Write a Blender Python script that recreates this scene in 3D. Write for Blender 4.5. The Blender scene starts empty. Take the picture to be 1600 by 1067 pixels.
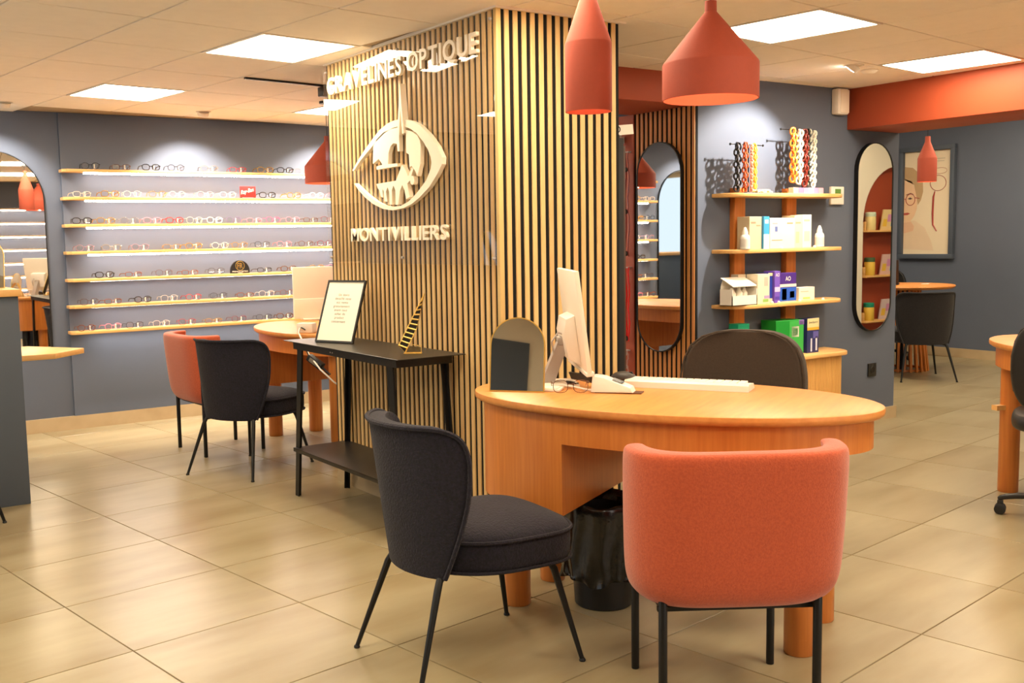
import bpy, bmesh, math, random
from math import sin, cos, pi, radians, sqrt, atan2
from mathutils import Vector, Matrix

random.seed(7)
sc = bpy.context.scene
COL = sc.collection

# ------------------------------------------------------------------ camera, world, exposure
H = 1.35                                   # eye height, floor is z = 0
F, PX, PY = 1621.44, 740.86, 537.56        # focal length and principal point in 1600x1067 pixels
YAW, PITCH, ROLL = 0.986506, -0.100333, 0.019152
fw = Vector((cos(YAW)*cos(PITCH), sin(YAW)*cos(PITCH), sin(PITCH)))
rt0 = Vector((sin(YAW), -cos(YAW), 0)); dn0 = fw.cross(rt0)
rt = rt0*cos(ROLL) + dn0*sin(ROLL); dn = -rt0*sin(ROLL) + dn0*cos(ROLL)
cam = bpy.data.objects.new('camera', bpy.data.cameras.new('camera')); COL.objects.link(cam)
cam.matrix_world = Matrix(((rt.x, -dn.x, -fw.x, 0), (rt.y, -dn.y, -fw.y, 0), (rt.z, -dn.z, -fw.z, H), (0, 0, 0, 1)))
cam.data.sensor_fit = 'HORIZONTAL'; cam.data.sensor_width = 36
cam.data.lens = F*36/1600
cam.data.shift_x = (800-PX)/1600; cam.data.shift_y = (PY-533.5)/1600
cam.data.clip_start = 0.05; cam.data.clip_end = 60
sc.camera = cam
world = bpy.data.worlds.new('world'); sc.world = world; world.use_nodes = True
world.node_tree.nodes['Background'].inputs[0].default_value = (0.72, 0.86, 1.0, 1)
world.node_tree.nodes['Background'].inputs[1].default_value = 0.65
sc.view_settings.view_transform = 'Standard'; sc.view_settings.look = 'None'
sc.view_settings.gamma = 1; sc.view_settings.use_curve_mapping = False
sc.view_settings.exposure = 1.18
sc.cycles.use_denoising = True
sc.cycles.max_bounces = 10; sc.cycles.transparent_max_bounces = 16
sc.cycles.sample_clamp_indirect = 6
PANEL_STRENGTH = 13.0
LED_STRENGTH = 15.0
WARM = (1.0, 0.83, 0.60)

ZC = 2.322                                 # suspended ceiling
LAMPS = []

# ------------------------------------------------------------------ helpers
def S(r, g, b):
    f = lambda c: c/12.92 if c <= 0.04045 else ((c+0.055)/1.055)**2.4
    return (f(r/255), f(g/255), f(b/255), 1)

def mat(name, col, rough=0.5, metal=0.0, spec=0.5, var=0.0, scale=8.0, stretch=(1, 1, 1), bump=0.0, bscale=None,
        rand=0.0, col2=None, sheen=0.0, coat=0.0, detail=4.0, rotz=0.0):
    m = bpy.data.materials.new(name); m.use_nodes = True
    nt = m.node_tree; N = nt.nodes; L = nt.links; b = N['Principled BSDF']
    b.inputs['Roughness'].default_value = rough; b.inputs['Metallic'].default_value = metal
    b.inputs['Specular IOR Level'].default_value = spec
    b.inputs['Base Color'].default_value = col
    if sheen: b.inputs['Sheen Weight'].default_value = sheen; b.inputs['Sheen Roughness'].default_value = 0.5
    if coat: b.inputs['Coat Weight'].default_value = coat; b.inputs['Coat Roughness'].default_value = 0.1
    if var or rand or bump:
        tc = N.new('ShaderNodeTexCoord'); mp = N.new('ShaderNodeMapping'); mp.inputs['Scale'].default_value = stretch
        mp.inputs['Rotation'].default_value = (0, 0, rotz)
        oi = N.new('ShaderNodeObjectInfo')
        L.new(tc.outputs['Object'], mp.inputs['Vector'])
        ad = N.new('ShaderNodeVectorMath'); ad.operation = 'ADD'
        ml = N.new('ShaderNodeMath'); ml.operation = 'MULTIPLY'; ml.inputs[1].default_value = 37.0
        L.new(oi.outputs['Random'], ml.inputs[0]); L.new(mp.outputs['Vector'], ad.inputs[0]); L.new(ml.outputs[0], ad.inputs[1])
        nz = N.new('ShaderNodeTexNoise'); nz.inputs['Scale'].default_value = scale; nz.inputs['Detail'].default_value = detail
        L.new(ad.outputs[0], nz.inputs['Vector'])
        if var or rand:
            mx = N.new('ShaderNodeMix'); mx.data_type = 'RGBA'
            c2 = col2 or tuple(c*0.55 for c in col[:3])+(1,)
            mx.inputs['A'].default_value = col; mx.inputs['B'].default_value = c2
            mr = N.new('ShaderNodeMapRange'); mr.inputs['From Min'].default_value = 0.35; mr.inputs['From Max'].default_value = 0.7
            mr.inputs['To Max'].default_value = var
            L.new(nz.outputs['Fac'], mr.inputs['Value'])
            m2 = N.new('ShaderNodeMath'); m2.operation = 'MULTIPLY_ADD'; m2.inputs[1].default_value = rand
            L.new(oi.outputs['Random'], m2.inputs[0]); L.new(mr.outputs['Result'], m2.inputs[2])
            L.new(m2.outputs[0], mx.inputs['Factor']); L.new(mx.outputs['Result'], b.inputs['Base Color'])
        if bump:
            n2 = N.new('ShaderNodeTexNoise'); n2.inputs['Scale'].default_value = bscale or scale; n2.inputs['Detail'].default_value = 3
            L.new(ad.outputs[0], n2.inputs['Vector'])
            bp = N.new('ShaderNodeBump'); bp.inputs['Strength'].default_value = bump; bp.inputs['Distance'].default_value = 0.004
            L.new(n2.outputs['Fac'], bp.inputs['Height']); L.new(bp.outputs['Normal'], b.inputs['Normal'])
    return m

def emit(name, col, strength):
    m = bpy.data.materials.new(name); m.use_nodes = True
    b = m.node_tree.nodes['Principled BSDF']
    b.inputs['Base Color'].default_value = (0.9, 0.9, 0.9, 1)
    b.inputs['Emission Color'].default_value = tuple(col[:3])+(1,); b.inputs['Emission Strength'].default_value = strength
    return m

def clear(name, tint=(1, 1, 1, 1), fac=None, rough=0.0, refl=1.0, ior=1.45):
    m = bpy.data.materials.new(name); m.use_nodes = True
    nt = m.node_tree; N = nt.nodes; L = nt.links
    for n in list(N): N.remove(n)
    out = N.new('ShaderNodeOutputMaterial'); mix = N.new('ShaderNodeMixShader')
    tr = N.new('ShaderNodeBsdfTransparent'); tr.inputs[0].default_value = tint
    gl = N.new('ShaderNodeBsdfGlossy'); gl.inputs['Roughness'].default_value = rough
    gl.inputs['Color'].default_value = (refl, refl, refl, 1)
    fr = N.new('ShaderNodeFresnel'); ge = N.new('ShaderNodeNewGeometry'); mr = N.new('ShaderNodeMapRange')
    mr.inputs['To Min'].default_value = ior; mr.inputs['To Max'].default_value = 1/ior   # same reflectance from inside a thin sheet
    L.new(ge.outputs['Backfacing'], mr.inputs['Value']); L.new(mr.outputs['Result'], fr.inputs['IOR'])
    L.new(fr.outputs[0], mix.inputs[0]); L.new(tr.outputs[0], mix.inputs[1]); L.new(gl.outputs[0], mix.inputs[2])
    L.new(mix.outputs[0], out.inputs[0])
    return m

class G:
    """collects shapes into one bmesh"""
    def __init__(s): s.bm = bmesh.new()
    def box(s, x0, x1, y0, y1, z0, z1, bev=0.0, seg=2):
        t = bmesh.new(); bmesh.ops.create_cube(t, size=1)
        for v in t.verts: v.co = Vector(((x0+x1)/2+v.co.x*(x1-x0), (y0+y1)/2+v.co.y*(y1-y0), (z0+z1)/2+v.co.z*(z1-z0)))
        if bev: bmesh.ops.bevel(t, geom=t.edges[:], offset=bev, segments=seg, affect='EDGES', profile=0.5)
        s._merge(t); return s
    def _merge(s, t):
        mp = {}
        for v in t.verts: mp[v] = s.bm.verts.new(v.co)
        for f in t.faces:
            try: s.bm.faces.new([mp[v] for v in f.verts])
            except ValueError: pass
        t.free()
    def loft(s, rings, cap0=True, cap1=True, closed=True):
        R = [[s.bm.verts.new(p) for p in r] for r in rings]
        n = len(R[0])
        for a, b in zip(R[:-1], R[1:]):
            for i in range(n if closed else n-1):
                j = (i+1) % n
                s.bm.faces.new((a[i], a[j], b[j], b[i]))
        if cap0: s.bm.faces.new(list(reversed(R[0])))
        if cap1: s.bm.faces.new(R[-1])
        return s
    def tube(s, pts, r, n=8, cyc=False, flat=1.0):
        pts = [Vector(p) for p in pts]; m = len(pts)
        rs = r if isinstance(r, (list, tuple)) else [r]*m
        rings = []; up = Vector((0, 0, 1)); prev = None
        for i, p in enumerate(pts):
            a = pts[(i-1) % m] if (cyc or i > 0) else pts[0]
            b = pts[(i+1) % m] if (cyc or i < m-1) else pts[-1]
            t = (b-a).normalized()
            if prev is None:
                u = t.cross(up)
                if u.length < 1e-3: u = t.cross(Vector((1, 0, 0)))
            else:
                u = prev - t*prev.dot(t)
                if u.length < 1e-5: u = t.cross(up)
            u.normalize(); w = t.cross(u); prev = u
            rings.append([p + (u*cos(2*pi*k/n)+w*sin(2*pi*k/n)*flat)*rs[i] for k in range(n)])
        if cyc:
            rings.append(rings[0]); s.loft(rings, False, False)
            bmesh.ops.remove_doubles(s.bm, verts=s.bm.verts[:], dist=1e-6)
        else: s.loft(rings)
        return s
    def lathe(s, prof, n=32, c=(0, 0), cap0=True, cap1=True):
        s.loft([[(c[0]+r*cos(2*pi*k/n), c[1]+r*sin(2*pi*k/n), z) for k in range(n)] for r, z in prof], cap0, cap1); return s
    def cyl(s, x, y, z0, z1, r, n=24, r1=None): return s.lathe([(r, z0), (r1 or r, z1)], n, (x, y))
    def prism(s, poly, z0, z1, fn=None, bev=0.0, seg=2):
        t = bmesh.new()
        a = [t.verts.new((x, y, z0)) for x, y in poly]; b = [t.verts.new((x, y, z1)) for x, y in poly]
        n = len(poly)
        t.faces.new(list(reversed(a))); t.faces.new(b)
        for i in range(n): t.faces.new((a[i], a[(i+1) % n], b[(i+1) % n], b[i]))
        bmesh.ops.recalc_face_normals(t, faces=t.faces[:])
        if bev:
            es = [e for e in t.edges if abs(e.verts[0].co.z-e.verts[1].co.z) < 1e-7]
            bmesh.ops.bevel(t, geom=es, offset=bev, segments=seg, affect='EDGES', profile=0.5)
        if fn:
            for v in t.verts: v.co = Vector(fn(*v.co))
        s._merge(t); return s
    def xf(s, m):
        bmesh.ops.transform(s.bm, matrix=m, verts=s.bm.verts[:]); return s
    def mesh(s, name, smooth=True, angle=35):
        bmesh.ops.recalc_face_normals(s.bm, faces=s.bm.faces[:])
        me = bpy.data.meshes.new(name); s.bm.to_mesh(me); s.bm.free()
        if smooth:
            me.polygons.foreach_set('use_smooth', [True]*len(me.polygons))
            me.set_sharp_from_angle(angle=radians(angle))
        return me

def obj(name, g, m, parent=None, loc=None, rot=None, sub=0, smooth=True, angle=35, label=None):
    me = g.mesh(name, smooth, angle) if isinstance(g, G) else g
    o = bpy.data.objects.new(name, me); COL.objects.link(o)
    if m is not None:
        if not me.materials: me.materials.append(m)
        elif me.materials[0] != m:
            o.material_slots[0].link = 'OBJECT'; o.material_slots[0].material = m
    if parent is not None: o.parent = parent
    if loc is not None: o.location = loc
    if rot is not None: o.rotation_euler = rot
    if sub:
        md = o.modifiers.new('subd', 'SUBSURF'); md.levels = sub; md.render_levels = sub
    if label: o['label'] = label
    return o

def tag(o, label, cat, group=None, kind=None):
    o['label'] = label; o['category'] = cat
    if group: o['group'] = group
    if kind: o['kind'] = kind
    return o
def thing(name, label, cat, loc=(0, 0, 0), rz=0.0, group=None):
    o = bpy.data.objects.new(name, None); COL.objects.link(o); o.empty_display_size = 0.1
    o.location = loc; o.rotation_euler = (0, 0, rz)
    return tag(o, label, cat, group)
def struct(o, label=None):
    o['kind'] = 'structure'
    if label: o['label'] = label
    return o
def copy_tree(o, parent=None, remat=None):
    c = o.copy(); COL.objects.link(c)
    if parent is not None: c.parent = parent
    if remat and c.type == 'MESH' and c.material_slots:
        cur = c.material_slots[0].material
        if cur in remat:
            c.material_slots[0].link = 'OBJECT'; c.material_slots[0].material = remat[cur]
    for ch in list(o.children): copy_tree(ch, c, remat)
    return c
def dup(o, loc, rz, label, group=None, remat=None):
    c = copy_tree(o, None, remat); c.location = loc; c.rotation_euler = (0, 0, rz); c['label'] = label
    if group: c['group'] = group
    elif 'group' in c.keys(): del c['group']
    return c

def text_mesh(body, size=1.0, extrude=0.0, offset=0.0, bevel=0.0, align='CENTER', spacing=1.0):
    cu = bpy.data.curves.new('text', 'FONT'); cu.body = body; cu.size = size; cu.extrude = extrude; cu.offset = offset
    cu.bevel_depth = bevel; cu.align_x = align; cu.resolution_u = 3; cu.space_character = spacing
    o = bpy.data.objects.new('text', cu); COL.objects.link(o)
    bpy.context.view_layer.update()
    me = bpy.data.meshes.new_from_object(o.evaluated_get(bpy.context.evaluated_depsgraph_get()))
    bpy.data.objects.remove(o); bpy.data.curves.remove(cu); me.name = 'text'
    return me

# text meshes are made while the scene is still empty (quick)
TXT = {}
for ch in sorted(set('GRAVELINESOPTIQUEMONTIVILLIERS')): TXT[ch] = text_mesh(ch, 1.0, 0.11, 0.02, 0, 'LEFT')
FRAME_LINES = ['Un devis', 'détaillé vous', 'est remis', 'gratuitement', 'avant tout', 'achat de', 'produit', 'concernant']
TXT_FRAME = [text_mesh(t, 1.0, 0, 0, 0, 'CENTER', 1.25) for t in FRAME_LINES]
TXT_MISC = {k: text_mesh(k, 1.0, 0, 0.012) for k in ('Ray-Ban', 'FR', 'FRENCH RETRO', 'PARIS', 'AO', 'JazzSport', 'iiyama')}

# ------------------------------------------------------------------ materials
SLATE = mat('slate_paint', S(92, 100, 116), 0.75, var=0.10, scale=3, bump=0.03, bscale=90)
SLATE2 = mat('slate_cabinet', S(78, 87, 100), 0.6, var=0.08, scale=4)
TERRA = mat('terracotta_paint', S(166, 72, 40), 0.55, var=0.08, scale=3, bump=0.03, bscale=90)
CREAMW = mat('cream_paint', S(232, 222, 200), 0.7, var=0.05, scale=3)
CEIL = mat('ceiling_tile', S(250, 242, 228), 0.9, var=0.06, scale=14, rand=0.05, bump=0.06, bscale=160)
RAIL = mat('ceiling_rail', S(190, 166, 130), 0.6, var=0.05)
TILE = mat('floor_tile', S(164, 152, 121), 0.28, spec=0.4, var=0.75, scale=2.2, stretch=(0.7, 2.6, 1), rand=0.16,
           col2=S(138, 121, 87), bump=0.012, bscale=14, detail=7)
GROUT = mat('grout', S(140, 120, 92), 0.8, var=0.1)
SKIRT = mat('skirting_tile', S(190, 168, 132), 0.4, var=0.5, scale=5, col2=S(160, 136, 100))
SLAT = mat('slat_oak', S(228, 194, 132), 0.5, var=0.30, scale=9, stretch=(6, 6, 0.5), rand=0.35, col2=S(186, 138, 84))
FELT = mat('black_felt', S(7, 6, 5), 0.95, var=0.2, scale=40)
OAK = mat('desk_oak', S(206, 126, 56), 0.36, var=0.55, scale=10, stretch=(7, 7, 0.35), col2=S(178, 96, 38))
OAKTOP = mat('desk_top_oak', S(216, 144, 72), 0.42, var=0.45, scale=8, stretch=(5, 0.5, 5), col2=S(190, 112, 50))
OAKSH = mat('shelf_oak', S(232, 182, 112), 0.4, var=0.4, scale=8, stretch=(0.6, 8, 8), col2=S(208, 148, 80))
BLACKM = mat('black_metal', S(22, 21, 20), 0.42, metal=0.3, var=0.1)
CONSOLE = mat('console_metal', S(36, 31, 26), 0.38, metal=0.2, var=0.15, scale=30)
NAVY = mat('navy_boucle', S(26, 22, 38), 0.95, var=0.9, scale=110, col2=S(9, 8, 15), bump=1.0, bscale=150, sheen=0.05)
BLACKF = mat('black_upholstery', S(34, 31, 34), 0.9, var=0.5, scale=90, col2=S(17, 15, 18), bump=0.7, bscale=200, sheen=0.12)
SALMON = mat('salmon_wool', S(188, 83, 42), 0.95, var=0.6, scale=150, col2=S(158, 58, 24), bump=0.35, bscale=260, sheen=0.35)
OFFICE = mat('office_fabric', S(56, 42, 29), 0.9, var=0.4, scale=120, bump=0.3, bscale=300, sheen=0.1)
LEATHER = mat('black_leather', S(26, 24, 23), 0.45, var=0.3, scale=20, bump=0.15, bscale=120)
PLASTIC = mat('black_plastic', S(24, 23, 22), 0.4, var=0.1)
BAG = mat('black_bag', S(20, 19, 18), 0.22, var=0.3, scale=14, bump=0.6, bscale=26)
WHITE = mat('white_plastic', S(236, 228, 214), 0.35, var=0.04)
CREAM = mat('cream_lacquer', S(240, 226, 204), 0.45, var=0.04)
PAPER = mat('paper', S(240, 232, 212), 0.8, var=0.03)
GREYP = mat('grey_plastic', S(170, 160, 152), 0.4, var=0.05)
GOLD = mat('brushed_gold', S(222, 180, 92), 0.3, metal=0.7, var=0.1, scale=30)
LAMPM = mat('lamp_terracotta', S(160, 66, 42), 0.75, var=0.10, scale=60, bump=0.05, bscale=120)
MIRROR = mat('mirror_silver', (0.86, 0.86, 0.84, 1), 0.015, metal=1.0)
ACRYL = clear('acrylic')
LENS = clear('lens_clear', (0.97, 0.97, 0.97, 1))
PANELE = emit('panel_diffuser', (1.0, 0.84, 0.61), PANEL_STRENGTH)
LEDE = emit('led_strip', (1.0, 0.90, 0.80), LED_STRENGTH)
BULBE = emit('bulb', (1.0, 0.66, 0.34), 3)
SPOTE = emit('spot_bulb', (1.0, 0.92, 0.8), 40)
_flat = {}
def flat(r, g, b, rough=0.5):
    k = (r, g, b, rough)
    if k not in _flat: _flat[k] = mat('paint_%d_%d_%d' % (r, g, b), S(r, g, b), rough, var=0.06, scale=12)
    return _flat[k]

# ------------------------------------------------------------------ room shell
YW = 8.04          # left wall (far side), faces -Y
YR = -0.6          # wall on the right behind the viewer, faces +Y
XB = 10.4          # far wall of the back room
PXF = 2.545        # slat face of the pillar towards the viewer's left
PY0, PY1 = 3.635, 5.275
PXR = 3.225
SY = 4.57; SX0 = 4.65; SX1 = 6.685   # slate block
XS = -2.4          # shopfront side, open glazing

# floor with separate tiles
fl = struct(obj('floor', G().box(XS, XB+0.1, YR-0.1, YW+0.1, -0.06, -0.004), GROUT), 'beige tiled floor with thin joints')
TA_, TU, TV, U0, V0 = 0.156, 0.655, 0.592, 1.409, 3.265
tile_me = G().box(-TU/2+0.0022, TU/2-0.0022, -TV/2+0.0022, TV/2-0.0022, -0.012, 0, 0.0012, 1).mesh('tile')
tile_me.materials.append(TILE)
far = G(); nt_ = 0
cand = []
for i in range(-6, 16):
    for j in range(-8, 9):
        u = U0+(i+0.5)*TU; v = V0+(j+0.5)*TV
        x = u*cos(TA_)-v*sin(TA_); y = u*sin(TA_)+v*cos(TA_)
        if not (XS+0.2 < x < XB+0.2 and YR-0.2 < y < YW+0.2): continue
        if SX0+0.4 < x < SX1-0.3 and y > SY+0.4: continue
        c = Vector((x, y, -H)); dep = c.dot(fw)
        inv = dep > 0.3 and abs(c.dot(rt)/dep) < 0.75
        cand.append((0 if inv else 1, c.length, x, y))
cand.sort()
for k, (a, d, x, y) in enumerate(cand):
    if k < 290: obj('tile', tile_me, None, fl, (x, y, 0), (0, 0, TA_))
    else:
        t = bmesh.new(); t.from_mesh(tile_me)
        bmesh.ops.transform(t, matrix=Matrix.Translation((x, y, 0)) @ Matrix.Rotation(TA_, 4, 'Z'), verts=t.verts[:])
        far._merge(t); nt_ += 1
if nt_:
    o = obj('tile_field', far, TILE, fl); o['kind'] = 'stuff'

# ceiling with separate tiles and light panels
ce = struct(obj('ceiling', G().box(XS, SX1-0.02, YR-0.1, YW+0.1, ZC+0.004, ZC+0.08), RAIL), 'suspended ceiling of cream square tiles')
CA, CU, CV, CO = 0.137, 0.556, 0.62, (1.911, 4.612)
ctile_me = G().box(-CU/2+0.005, CU/2-0.005, -CV/2+0.005, CV/2-0.005, -0.004, 0.006, 0.002, 1).mesh('ceiling_tile'); ctile_me.materials.append(CEIL)
PANELS = [(0, 0), (0, 3), (-3, 3), (3, 3), (0, -3), (3, -3), (6, -3), (-3, -3), (3, -6), (6, -6), (0, -6), (-6, 0), (-6, -3), (-3, -6)]  # the final entries are unseen panels added as fill light
def cgrid(i, j): # centre of a ceiling cell
    u = (i+0.5)*CU; v = (j+0.5)*CV
    return CO[0]+u*cos(CA)-v*sin(CA), CO[1]+u*sin(CA)+v*cos(CA)
for i in range(-7, 9):
    for j in range(-8, 7):
        x, y = cgrid(i, j)
        if (i, j) in PANELS: continue
        if not (XS-0.1 < x < 6.3 and YR-0.1 < y < YW-0.02): continue
        if SX0+0.35 < x and y > SY+0.35: continue
        if PXF+0.2 < x < PXR-0.2 and PY0+0.2 < y < PY1-0.2: continue
        obj('ceiling_tile', ctile_me, None, ce, (x, y, ZC-0.002), (0, 0, CA))
pl = 0
PLBL = {(0, 0): 'large glowing square ceiling panel left of the slatted pillar', (0, 3): 'glowing square ceiling panel nearest the shelves of glasses',
        (3, -3): 'glowing square ceiling panel just right of the big pendant lamp', (6, -3): 'glowing square ceiling panel beside the orange beam'}
for ij in PANELS:
    x, y = cgrid(*ij)
    t = thing('ceiling_light', PLBL.get(ij, 'unseen glowing square ceiling panel, one of a set partly added for fill light'), 'ceiling light', (x, y, ZC), CA, 'square ceiling light panels')
    w, h = CU/2-0.006, CV/2-0.006
    fr = G()
    for a in ((-w, w, -h, -h+0.018), (-w, w, h-0.018, h), (-w, -w+0.018, -h+0.018, h-0.018), (w-0.018, w, -h+0.018, h-0.018)):
        fr.box(a[0], a[1], a[2], a[3], -0.008, 0.003)
    obj('frame', fr, WHITE, t)
    obj('diffuser', G().box(-w+0.018, w-0.018, -h+0.018, h-0.018, -0.005, 0.002), PANELE, t)

# left wall: a mirror bay and a slightly proud shelf bay
wl = struct(obj('wall_left', G().box(XS, SX0+0.2, YW, YW+0.12, 0, ZC+0.02), SLATE), 'slate grey wall behind the shelves of glasses')
XSTEP = 1.728
obj('shelf_bay_panel', G().box(XSTEP, SX0, YW-0.022, YW+0.002, 0.10, ZC), SLATE, wl)
bl = struct(obj('baseboard_left', G().box(XS, SX0, YW-0.024, YW-0.0005, 0, 0.10), SKIRT), 'beige tile skirting under the shelf wall')
YF = YW-0.022     # shelf bay surface
# wall right/behind with its own lit shelves (seen in the arched wall mirror)
wr = struct(obj('wall_right', G().box(XS, XB+0.12, YR-0.12, YR, 0, ZC+0.02), SLATE), 'slate grey shelf wall behind the viewer')
# shopfront: frame posts only at the glazing
wf = struct(obj('window_1', G().box(XS-0.06, XS, YR, YW, 0, 0.10).box(XS-0.06, XS, YR, YW, 2.25, ZC+0.08), CREAMW), 'shopfront glazing frame behind the viewer')
for y in (1.4, 3.6, 5.8): obj('mullion', G().box(XS-0.06, XS, y-0.03, y+0.03, 0.10, 2.25), BLACKM, wf)
obj('added_blocking_bay', G().box(XS-0.06, XS, YR, 2.6, 0.10, 2.25), CREAMW, wf)  # unseen solid stretch added to keep the bright opening out of the desk mirror
obj('dark_reflection_panel', G().box(XS, XS+0.03, 0.75, 1.9, 0.10, 1.95), SLATE2, wf)  # unseen dark panel placed only to be reflected in the desk mirror
obj('cill_wall', G().box(XS-0.2, XS-0.06, YR-0.1, YW+0.1, 0, 0.5), CREAMW, wf)
# slate block and orange lintel
wb = struct(obj('wall_middle', G().box(SX0+0.03, SX1, SY, YW, 0, 2.7), SLATE), 'slate grey wall with the wooden shelf unit')
bb = struct(obj('baseboard_middle', G().box(SX0+0.03, SX1+0.016, SY-0.016, SY-0.0005, 0, 0.085).box(SX1+0.0005, SX1+0.016, SY, YW, 0, 0.085), SKIRT), 'beige tile skirting of the middle wall')
bm_ = struct(obj('trim_1', G().box(6.1, SX1, YR, SY-0.001, 2.046, 2.7, 0.003), TERRA), 'orange ceiling beam over the back room')
lt = struct(obj('trim_2', G().box(PXR+0.02, SX0+0.03, SY-0.0, SY+0.58, 2.135, ZC+0.02, 0.003), TERRA), 'orange lintel between the pillar and the mirror panel')
wo = struct(obj('wall_back', G().box(SX0+0.004, SX0+0.0295, 5.115, 5.75, 0, 2.135), TERRA), 'orange wall strip beside the slatted mirror panel')
# back room
wa = struct(obj('wall_far', G().box(XB, XB+0.12, YR, YW, 0, 2.75), SLATE), 'slate grey far wall with the poster')
ba = struct(obj('baseboard_far', G().box(XB-0.016, XB-0.0005, YR, YW, 0, 0.095), SKIRT), 'beige skirting of the far wall')
wl2 = struct(obj('wall_far_left', G().box(SX1, XB, YW, YW+0.12, 0, 2.75), SLATE), 'slate end wall of the back room')
ca = struct(obj('ceiling_far', G().box(SX1-0.02, XB+0.1, YR, YW+0.1, 2.70, 2.78), CEIL), 'ceiling of the back room')
# alcove side wall with an arched orange niche (seen in the oval mirror on the middle wall)
NY = 2.2; NC, NR, NZ = 10.08, 0.60, 1.45
g = G()
g.prism([(7.6, 0), (NC-NR, 0), (NC-NR, NZ)] + [(NC-NR*cos(pi*k/20), NZ+NR*sin(pi*k/20)) for k in range(1, 11)] + [(NC, 2.70), (7.6, 2.70)], 0, 0.10, lambda x, y, z: (x, NY-z, y))
g.prism([(NC, 2.70), (NC, NZ+NR)] + [(NC+(XB-NC)*k/6, NZ+sqrt(NR**2-((XB-NC)*k/6)**2)) for k in range(1, 7)] + [(XB, 2.70)], 0, 0.10, lambda x, y, z: (x, NY-z, y))
g.box(NC-NR, XB, NY-0.10, NY, 0, 0.14)
wn = struct(obj('wall_niche', g, CREAMW), 'cream wall with an arched orange niche')
obj('niche_back', G().box(NC-NR-0.02, XB, NY-0.13, NY-0.095, 0.10, NZ+NR+0.03), TERRA, wn)

# ------------------------------------------------------------------ slatted pillar
pc = struct(obj('wall_pillar', G().box(PXF+0.007, PXR, PY0+0.009, PY1, 0, ZC), FELT), 'pillar clad in light oak slats on black felt')
PITCH_S, SW = 0.0455, 0.0232
def slat_mesh(z0, z1): return G().box(-SW/2, SW/2, -0.004, 0.004, z0, z1, 0.0012, 1).mesh('slat')
sm = slat_mesh(0.105, ZC-0.004); sm.materials.append(SLAT)
y = PY0+0.055
while y < PY1-0.01:
    obj('slat', sm, None, pc, (PXF+0.0042, y, 0), (0, 0, pi/2)); y += PITCH_S
x = PXF+0.055
while x < PXR-0.005:
    obj('slat', sm, None, pc, (x, PY0+0.0060, 0)); x += PITCH_S
obj('corner_trim', G().box(PXF-0.002, PXF+0.022, PY0-0.002, PY0+0.022, 0.105, ZC-0.004, 0.002), mat('corner_oak', S(214, 180, 116), 0.45, var=0.3, scale=9, stretch=(6, 6, .5)), pc)
obj('skirting', G().box(PXF-0.002, PXF+0.010, PY0-0.002, PY1, 0, 0.10).box(PXF+0.010, PXR, PY0-0.002, PY0+0.010, 0, 0.10), SKIRT, pc)
obj('ceiling_trim', G().box(PXF-0.012, PXF+0.012, PY0-0.012, PY1, ZC-0.014, ZC+0.001).box(PXF+0.012, PXR+0.03, PY0-0.012, PY0+0.012, ZC-0.014, ZC+0.001), CEIL, pc)

# slatted panel with the oval mirror on the side of the middle wall
sp = struct(obj('wall_slat_panel', G().box(SX0+0.012, SX0+0.0295, SY, 5.114, 0, 2.135), FELT), 'slatted oak panel behind the tall oval mirror')
sm2 = G().box(-0.0108, 0.0108, -0.004, 0.004, 0.10, 2.134, 0.0012, 1).mesh('slat'); sm2.materials.append(mat('slat_oak_warm', S(206, 142, 74), 0.5, var=0.3, scale=9, stretch=(6, 6, .5), rand=0.3, col2=S(166, 98, 46)))
y = SY+0.014
while y < 5.11:
    obj('slat', sm2, None, sp, (SX0+0.0082, y, 0), (0, 0, pi/2)); y += 0.0415

# acrylic sheet and the raised sign
AX = PXF-0.006
ac = thing('acrylic_sheet', 'clear glossy acrylic sheet over the upper slats of the pillar', 'panel', (AX-0.006, (PY0+PY1)/2, 1.238))
hw = (PY1-PY0)/2
obj('sheet', G().box(-0.003, 0.003, -hw+0.006, hw, 0, 1.062, 0.001, 1), ACRYL, ac)
for yy in (-hw+0.03, 0, hw-0.03):
    for zz in (0.03, 1.03): obj('screw', G().lathe([(0.007, -0.006), (0.007, 0.004), (0.004, 0.007)], 12).xf(Matrix.Translation((0, yy, zz)) @ Matrix.Rotation(-pi/2, 4, 'Y')), GREYP, ac)
SGN = mat('sign_cream', S(246, 232, 208), 0.5, var=0.03)
def sign_text(root, body, y_left, y_right, z, cap, thick):
    # letters run towards -Y; x of the glyph -> -Y, y of the glyph -> +Z
    ws = []
    for ch in body:
        if ch == ' ': ws.append(0.22); continue
        me = TXT[ch]; xs = [v.co.x for v in me.vertices]; ws.append(max(xs)-min(xs))
    gap = 0.105; tot = sum(ws)+gap*(len(body)-1)
    kx = (y_left-y_right)/tot; pos = 0
    hcap = max(v.co.y for v in TXT['E'].vertices)-min(v.co.y for v in TXT['E'].vertices); kz = cap/hcap
    for ch, w in zip(body, ws):
        if ch != ' ':
            src = TXT[ch]; me = src.copy(); x0 = min(v.co.x for v in src.vertices)
            for v in me.vertices:
                a, b, c = v.co
                v.co = (-(c+0.11)/0.22*thick, -((pos+a-x0)*kx), b*kz)
            me.name = 'letter'; me.flip_normals(); me.materials.clear(); me.materials.append(SGN)
            obj('letter', me, None, root, (0, y_left, z))
        pos += w+gap
s1 = thing('shop_sign', 'raised cream lettering reading GRAVELINES OPTIQUE on the pillar', 'sign', (AX-0.0095, 0, 0))
sign_text(s1, 'GRAVELINES OPTIQUE', 5.195, 3.74, 2.142, 0.088, 0.017)
s2 = thing('town_sign', 'raised cream lettering reading MONTIVILLIERS below the eye emblem', 'sign', (AX-0.0095, 0, 0))
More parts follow.
